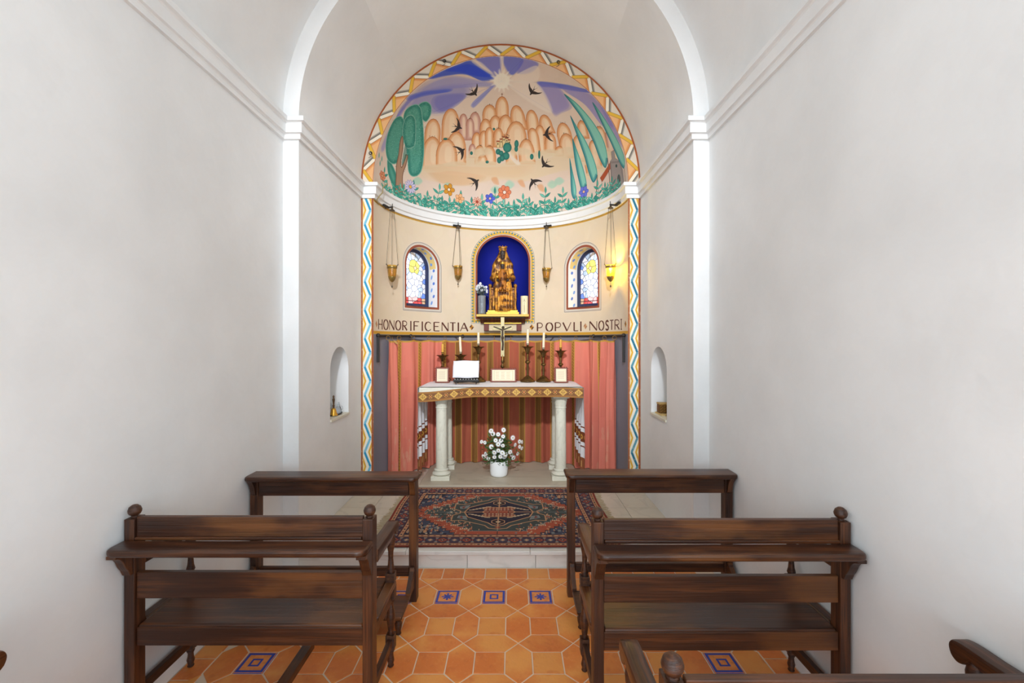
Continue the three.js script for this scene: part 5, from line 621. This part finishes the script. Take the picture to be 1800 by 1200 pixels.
  // white candle with a cross
  const [c, g] = canvas(512, 256); g.fillStyle = 'rgb(240,228,190)'; g.fillRect(0, 0, 512, 256); g.fillStyle = 'rgb(90,62,34)'; const X0 = 256; g.fillRect(X0 - 3, 84, 6, 150); g.fillRect(X0 - 22, 74, 44, 5); g.beginPath(); g.moveTo(X0, 30); g.lineTo(X0 + 9, 76); g.lineTo(X0, 110); g.lineTo(X0 - 9, 76); g.fill(); g.fillStyle = 'rgb(240,228,190)'; g.beginPath(); g.arc(X0, 80, 9, 0, 7); g.fill(); g.fillStyle = 'rgb(120,84,44)'; g.fillRect(X0 - 5, 130, 10, 96);
  const ct = canvasTex(c); ct.wrapS = THREE.RepeatWrapping; const pc = thing('pillar_candle', 'thick cream pillar candle marked with a cross beside the statue', 'candle', [EYE[0] + (921.5 - 900) / 800 * 5.6, SH, -5.58]);
  part(pc, 'wax', new THREE.CylinderGeometry(0.0445, 0.0445, 0.225, 36, 1).rotateY(Math.PI).translate(0, 0.1125, 0), std({ map: ct, roughness: 0.55 })); part(pc, 'wick', rod(V3(0, 0.22, 0), V3(0.002, 0.237, 0), 0.0015, 5), iron);
}
// ------------------------------------------------------------------ hanging sanctuary lamps
{
  const amber = phys({ color: new THREE.Color().setRGB(0.82, 0.5, 0.07), transmission: 0.75, thickness: 0, roughness: 0.12, side: THREE.DoubleSide }), yel = phys({ color: new THREE.Color().setRGB(1, 0.82, 0.2), transmission: 0.9, thickness: 0, roughness: 0.15, side: THREE.DoubleSide }), chM = std({ color: rgb(96, 84, 70), metalness: 0.6, roughness: 0.4 }), silver = std({ color: rgb(142, 118, 66), metalness: 0.7, roughness: 0.35 });
  const lamp = (deg, r, topY, cupY, label, lit) => {
    const th = THREE.MathUtils.degToRad(deg), [x, , z] = cyl(th, 0, r), t = thing('hanging_lamp', label, 'hanging lamp', [x, cupY, z], -th, 'hanging lamps round the apse'); const hy = topY - cupY, wall = -(R - r) - 0.0;   // local -z points to the wall
    const ax = deg === 0 ? 0 : 0; part(t, 'bracket', [rod(V3(0, hy + 0.035, wall - 0.004), V3(0, hy + 0.035, 0.008), 0.009), rbox(0.1, 0.022, 0.022, -Math.sign(deg) * -0.045 * (Math.abs(deg) > 60 ? 1 : 0), hy + 0.035, wall * 0.6, 0.004), rod(V3(0, hy + 0.02, 0.002), V3(0, hy + 0.07, 0.004), 0.004)], iron, 'dark iron bracket');
    part(t, 'cap', lathe([[0, hy + 0.03], [0.008, hy + 0.028], [0.014, hy + 0.012], [0.028, hy + 0.002], [0.028, hy - 0.004], [0, hy - 0.004]], 16), chM);
    for (let k = 0; k < 3; k++) { const a = Math.PI / 2 + k * 2 * Math.PI / 3, pts = [], c = Math.cos(a), s = Math.sin(a); part(t, 'chain', [rod(V3(0.022 * c, hy, 0.022 * s), V3(0.066 * c, 0.012, 0.066 * s), 0.0022, 6), ball(0.006, 0.066 * c, 0.006, 0.066 * s, 8), rod(V3(0.05 * c, -0.012, 0.05 * s), V3(0.066 * c, 0.004, 0.066 * s), 0.004, 6)], chM); }
    part(t, 'glass_cup', lathe([[0.022, -0.142], [0.036, -0.12], [0.042, -0.08], [0.046, -0.03], [0.054, 0], [0.052, 0.001]], 32), lit ? yel : amber, lit ? 'glowing yellow glass' : 'amber glass');
    const bars = []; for (let k = 0; k < 6; k++) { const a = k * Math.PI / 3 + 0.3; bars.push(tube([V3(0.0465 * Math.cos(a), -0.03, 0.0465 * Math.sin(a)), V3(0.0435 * Math.cos(a), -0.08, 0.0435 * Math.sin(a)), V3(0.038 * Math.cos(a), -0.12, 0.038 * Math.sin(a))], 0.0022, 8, 5)); } part(t, 'cage', [...bars, lathe([[0.047, -0.034], [0.051, -0.03], [0.054, -0.014], [0.05, -0.012], [0.047, -0.034]], 32)], silver, 'pierced brass cage');
    part(t, 'cup_base', lathe([[0, -0.172], [0.01, -0.17], [0.024, -0.155], [0.034, -0.138], [0.04, -0.118], [0.037, -0.116], [0.022, -0.14], [0, -0.145]], 24), silver); part(t, 'pendant_drop', [rod(V3(0, -0.17, 0), V3(0, -0.205, 0), 0.0016, 5), lathe([[0, -0.232], [0.006, -0.226], [0.0085, -0.216], [0.004, -0.206], [0, -0.203]], 12)], chM);
    if (!lit) part(t, 'oil_glass', lathe([[0, -0.138], [0.02, -0.136], [0.028, -0.1], [0.031, -0.05], [0, -0.05]], 20), std({ color: rgb(190, 132, 30), roughness: 0.3 }));
    if (lit) { const bm = std({ color: rgb(255, 240, 200), emissive: new THREE.Color().setRGB(1, 0.86, 0.5), emissiveIntensity: 8 }); const b = part(t, 'bulb', ball(0.017, 0, -0.04, 0, 14), bm, 'glowing bulb'); const l = new THREE.PointLight(new THREE.Color().setRGB(1, 0.74, 0.13), 0.5, 0, 2); l.position.set(0, -0.04, 0); l.castShadow = true; l.shadow.radius = 0.8; t.add(l); }
  };
  lamp(-76.5, 1.165, 2.915, 2.345, 'unlit amber glass lamp hung from the long bracket by the cyan zigzag strip'); lamp(-27.3, 1.18, 2.925, 2.466, 'unlit amber glass lamp hung between window and statue niche on the flower vase side'); lamp(26.5, 1.18, 2.925, 2.44, 'unlit brass glass lamp hung between window and statue niche on the pillar candle side'); lamp(78, 1.15, 2.93, 2.345, 'lit glowing yellow lamp hung by the teal zigzag strip', true);
}
solo('electric_cord', tube([V3(-1.12, 3.12, -4.5), V3(-1.165, 3.08, -4.50), V3(-1.17, 3.03, -4.495), V3(-1.2, 2.99, -4.49), V3(-1.222, 2.95, -4.49), V3(-1.222, 2.93, -4.56)].map(p => p), 0.005, 40, 6), std({ color: rgb(150, 132, 84), roughness: 0.7 }), 'thin yellowish cord running down the cornice to the long lamp bracket', 'cord');
// small hooks in the painted arch band
for (const [px, py, n] of [[782, 108, 'on the tree side of the painted band'], [981, 110, 'on the cypress side of the painted band'], [653, 269, 'low on the painted band above the tree']]) { const x = EYE[0] + (px - 900) / 800 * Z2, y = EYE[1] - (py - 598) / 800 * Z2; solo('iron_hook', [rod(V3(0, 0, 0.002), V3(0, 0, 0.03), 0.004), new THREE.TorusGeometry(0.014, 0.004, 6, 12).translate(0, -0.012, 0.03), tube([V3(0, -0.024, 0.03), V3(0.006, -0.045, 0.035), V3(-0.02, -0.06, 0.03)], 0.002, 8, 5)], iron, `small iron ring hook ${n}`, 'hook', [x, y, -Z2 + 0.0]); }
// ------------------------------------------------------------------ things in the side niches
{
  const y0 = NY0 + 0.022, tr = solo('tray', [lathe([[0, 0], [0.085, 0], [0.098, 0.01], [0.096, 0.013], [0.084, 0.004], [0, 0.004]], 28).scale(0.75, 1, 1.25)], std({ color: rgb(62, 58, 56), metalness: 0.6, roughness: 0.35 }), 'dark oval metal tray in the wall niche', 'tray', [-WC - 0.085, y0, -3.96]);
  const bell = thing('hand_bell', 'brass hand bell with turned handle in the wall niche', 'bell', [-WC - 0.05, y0 + 0.005, -3.89]);
  part(bell, 'bell_body', lathe([[0.036, 0], [0.036, 0.004], [0.03, 0.012], [0.024, 0.03], [0.02, 0.05], [0.014, 0.06], [0, 0.064]], 24), gold); part(bell, 'handle', lathe([[0.008, 0.06], [0.006, 0.07], [0.01, 0.08], [0.006, 0.09], [0.0075, 0.11], [0.011, 0.135], [0.009, 0.142], [0.006, 0.148], [0.009, 0.158], [0.006, 0.168], [0, 0.172]], 16), std({ color: rgb(96, 70, 44), roughness: 0.4, metalness: 0.4 }));
  const gl = phys({ color: rgb(236, 242, 248), transmission: 0.9, thickness: 0.002, roughness: 0.05, side: THREE.DoubleSide });
  for (const [x, z, n] of [[-WC - 0.11, -3.98, 'with stopper beside the hand bell'], [-WC - 0.06, -4.03, 'at the far end of the tray']]) { const c = thing('glass_cruet', `small clear glass cruet ${n}`, 'cruet', [x, y0 + 0.005, z], 0, 'glass cruets on the tray'); part(c, 'flask', lathe([[0, 0], [0.022, 0.001], [0.026, 0.02], [0.02, 0.045], [0.011, 0.06], [0.013, 0.074], [0.011, 0.075]], 20), gl); part(c, 'stopper', ball(0.0095, 0, 0.083, 0, 10), gl); part(c, 'handle', new THREE.TorusGeometry(0.018, 0.0025, 6, 14, Math.PI).rotateZ(-Math.PI / 2).translate(0.018, 0.042, 0), gl); }
  const bx = thing('small_box', 'small worn gold box in the wall niche', 'box', [WC + 0.075, y0, -3.985]); part(bx, 'body', rbox(0.1, 0.075, 0.075, 0, 0.0495, 0, 0.005), std({ map: rep(brassT, 3, 3), color: rgb(255, 235, 190), roughness: 0.5, metalness: 0.3 })); part(bx, 'lid', rbox(0.106, 0.014, 0.08, 0, 0.094, 0, 0.004), std({ color: rgb(190, 156, 92), roughness: 0.5, metalness: 0.3 }));
  solo('thin_book', [rbox(0.13, 0.012, 0.18, 0, 0.006, 0, 0.003)], std({ color: rgb(206, 176, 116), roughness: 0.7 }), 'thin tan booklet under the small gold box', 'book', [WC + 0.085, y0, -3.97]);
}
// ------------------------------------------------------------------ housing of the added, unseen floodlight
{ const t = thing('added_flood_lamp', 'added unseen floodlight on the nave vault brightening the altar end', 'lamp', ADDED_FLOOD); t.rotation.x = -0.343; part(t, 'housing', lathe([[0.13, 0.01], [0.15, 0.01], [0.15, 0.16], [0.08, 0.22], [0, 0.22], [0, 0.2], [0.07, 0.2], [0.13, 0.15], [0.13, 0.01]], 32).rotateX(Math.PI / 2).translate(0, 0, 0.02), iron); part(t, 'bulb', new THREE.SphereGeometry(0.1, 20, 12), std({ color: 0xffffff, emissive: 0xffffff, emissiveIntensity: 2 })); part(t, 'stalk', rod(V3(0, 0.1, 0.15), V3(0, 0.4, 0.3), 0.015), iron); }
// ------------------------------------------------------------------ pews
function bevelBoard(w, d, h, r, corner) { const s = new THREE.Shape(), x = w / 2, k = corner; s.moveTo(-x, 0); s.lineTo(x, 0); s.lineTo(x, d - k); s.quadraticCurveTo(x, d, x - k, d); s.lineTo(-x + k, d); s.quadraticCurveTo(-x, d, -x, d - k); s.lineTo(-x, 0); return toCreasedNormals(extr(s, h - 2 * r, r, 8, 3), 0.6).rotateX(Math.PI / 2).translate(0, h - r, 0); }   // depth runs to +z
const turned = (pts, seg = 18) => lathe(pts, seg);
function makePew(label, L, pos, turn, mw, mt, midRail, group) {
  const t = thing('pew', label, 'pew', pos, turn, group), x = L / 2;
  const legG = [];
  for (const s of [-1, 1]) {
    const px = s * (x - 0.021); const p = part(t, 'back_post', uvBox(rbox(0.042, 0.845, 0.058, px, 0.4225, -0.03, 0.003), 1), mw); part(p, 'ball_finial', turned([[0, 0.843], [0.017, 0.843], [0.012, 0.85], [0.012, 0.853], [0.019, 0.857], [0.0235, 0.866], [0.0245, 0.874], [0.02, 0.887], [0.01, 0.895], [0, 0.897]]).translate(px, 0, -0.03), mt);
    const cb = new THREE.Shape(); cb.moveTo(0, 0.735); cb.lineTo(0.085, 0.735); cb.lineTo(0.085, 0.722); cb.quadraticCurveTo(0.06, 0.718, 0.045, 0.69); cb.quadraticCurveTo(0.036, 0.665, 0.022, 0.648); cb.lineTo(0.012, 0.625); cb.lineTo(0, 0.625); part(t, 'corbel', uvBox(extr(cb, 0.032, 0.003, 6).rotateY(-Math.PI / 2).translate(px + 0.016, 0, -0.001), 1), mw);
    // arm rest with a scrolled front
    const am = new THREE.Shape(); am.moveTo(0.055, 0.645); am.lineTo(0.2, 0.642); am.quadraticCurveTo(0.3, 0.64, 0.345, 0.655); am.lineTo(0.362, 0.635); am.quadraticCurveTo(0.385, 0.618, 0.403, 0.64); am.quadraticCurveTo(0.418, 0.668, 0.4, 0.684); am.quadraticCurveTo(0.385, 0.694, 0.3, 0.69); am.lineTo(0.055, 0.70); am.lineTo(0.055, 0.645); part(t, 'arm_rest', uvBox(toCreasedNormals(extr(am, 0.042, 0.006, 8), 0.5).rotateY(Math.PI / 2).translate(px - 0.021, 0, 0), 2), mt);
    part(t, 'arm_baluster', [turned([[0, 0.655], [0.016, 0.655], [0.018, 0.635], [0.022, 0.615], [0.02, 0.59], [0.013, 0.555], [0.0115, 0.52], [0.014, 0.49], [0.019, 0.47], [0.014, 0.46], [0.02, 0.452], [0, 0.452]].reverse()).translate(px, 0, -0.355), rbox(0.044, 0.046, 0.044, px, 0.43, -0.355, 0.003)], mw);
    part(t, 'front_leg', [rbox(0.044, 0.06, 0.044, px, 0.358, -0.355, 0.003), turned([[0, 0.33], [0.014, 0.33], [0.019, 0.318], [0.013, 0.308], [0.0125, 0.295], [0.019, 0.26], [0.021, 0.235], [0.016, 0.2], [0.0125, 0.17], [0.018, 0.158], [0, 0.156]].reverse()).translate(px, 0, -0.355), rbox(0.042, 0.07, 0.042, px, 0.122, -0.355, 0.003), turned([[0, 0.09], [0.014, 0.09], [0.018, 0.078], [0.012, 0.064], [0.013, 0.05], [0.017, 0.032], [0.012, 0.012], [0.015, 0.005], [0.012, 0], [0, 0]].reverse()).translate(px, 0, -0.355)], mw);
    part(t, 'side_stretcher', uvBox(rbox(0.024, 0.04, 0.3, px, 0.122, -0.19, 0.003), 2), mw); part(t, 'side_apron', uvBox(rbox(0.022, 0.062, 0.28, px, 0.352, -0.195, 0.003), 2), mw);
  }
  const rail = (n, y0, y1, z, m = mw) => part(t, n, uvBox(rbox(L - 0.086, y1 - y0, 0.022, 0, (y0 + y1) / 2, z, 0.003), 0), m);
  rail('top_rail', 0.755, 0.852, -0.022); rail('middle_rail', 0.52, 0.627, -0.022); rail('lower_rail', 0.328, 0.402, -0.022); rail('front_apron', 0.322, 0.385, -0.355);
  part(t, 'book_ledge', uvBox(bevelBoard(L + 0.004, 0.1, 0.028, 0.011, 0.045).translate(0, 0.735, 0.0), 0), mt); part(t, 'ledge_lip', uvBox(rbox(L - 0.09, 0.012, 0.014, 0, 0.768, -0.005, 0.003), 0), mt);
  part(t, 'seat', uvBox(rbox(L - 0.088, 0.026, 0.375, 0, 0.4, -0.202, 0.011, 3), 0), mt); for (const s of [-1, 1]) part(t, 'seat_end', uvBox(rbox(0.05, 0.026, 0.3, s * (x - 0.02), 0.4, -0.215, 0.01, 2), 2), mt);
  if (midRail) part(t, 'middle_stretcher', uvBox(rbox(0.045, 0.035, 0.34, 0.09, 0.1, -0.19, 0.003), 2), mw);
  return t;
}
makePew('brown wooden pew with worn golden rails behind the kneeling desk, bell niche side', 1.007, [-0.957, 0, -1.84], 0, wood, woodTop, true);
makePew('darker brown wooden pew on the lit lamp side, behind the kneeling desk', 1.025, [0.947, 0, -1.81], 0, wood, woodTop, false);
makePew('dark wooden pew standing behind the first pew on the lit lamp side', 1.025, [0.947, 0, -0.95], 0, wood, woodTop, false);
makePew('dark wooden pew set askew behind the first pew on the bell niche side', 1.007, [-0.957, 0, -0.83], -0.165, wood, woodTop, false);
// ------------------------------------------------------------------ kneeling desks before the first pews
function makeDesk(label, L, pos, mw, mt) {
  const t = thing('kneeling_desk', label, 'kneeling desk', pos), x = L / 2;
  part(t, 'desk_top', uvBox(bevelBoard(L + 0.03, 0.15, 0.028, 0.011, 0.05).translate(0, 0.735, -0.095), 0), mt); part(t, 'apron', uvBox(rbox(L - 0.1, 0.098, 0.022, 0, 0.685, -0.02, 0.003), 0), mw); part(t, 'lower_rail', uvBox(rbox(L - 0.1, 0.055, 0.024, 0, 0.175, -0.03, 0.003), 0), mw);
  for (const s of [-1, 1]) {
    const px = s * (x - 0.024); part(t, 'leg', uvBox(rbox(0.046, 0.735, 0.062, px, 0.3675, -0.035, 0.003), 1), mw);
    const cb = new THREE.Shape(); cb.moveTo(0, 0.735); cb.lineTo(0.05, 0.735); cb.quadraticCurveTo(0.026, 0.71, 0.018, 0.68); cb.quadraticCurveTo(0.014, 0.65, 0, 0.64); part(t, 'corbel', uvBox(extr(cb, 0.026, 0.002, 6).rotateY(-Math.PI / 2).translate(px + 0.013, 0, -0.004), 1), mw);
    const br = new THREE.Shape(); br.moveTo(0, 0.095); br.lineTo(0.0, 0.215); br.quadraticCurveTo(0.016, 0.225, 0.03, 0.2); br.lineTo(0.13, 0.125); br.lineTo(0.13, 0.095); part(t, 'kneeler_bracket', uvBox(extr(br, 0.022, 0.002, 6).rotateY(-Math.PI / 2).translate(px + 0.011, 0, -0.004), 2), mw);
    part(t, 'kneeler_foot', turned([[0, 0], [0.012, 0], [0.016, 0.005], [0.012, 0.014], [0.018, 0.04], [0.02, 0.06], [0.013, 0.07], [0.019, 0.08], [0.019, 0.09], [0, 0.09]]).translate(px - s * 0.012, 0, 0.29), mw);
  }
  part(t, 'kneeler_board', uvBox(rbox(L - 0.02, 0.024, 0.21, 0, 0.1, 0.22, 0.009, 3), 0), mt); part(t, 'kneeler_rail', uvBox(rbox(0.03, 0.03, 0.2, 0, 0.08, 0.1, 0.003), 2), mw);
}
makeDesk('wooden kneeling desk on the bell niche side before the chancel step', 1.0, [-0.962, 0, -2.725], wood, woodTop);
makeDesk('wooden kneeling desk on the lit lamp side before the chancel step', 1.01, [0.955, 0, -2.775], wood, woodTop);

renderer.render(scene, camera);
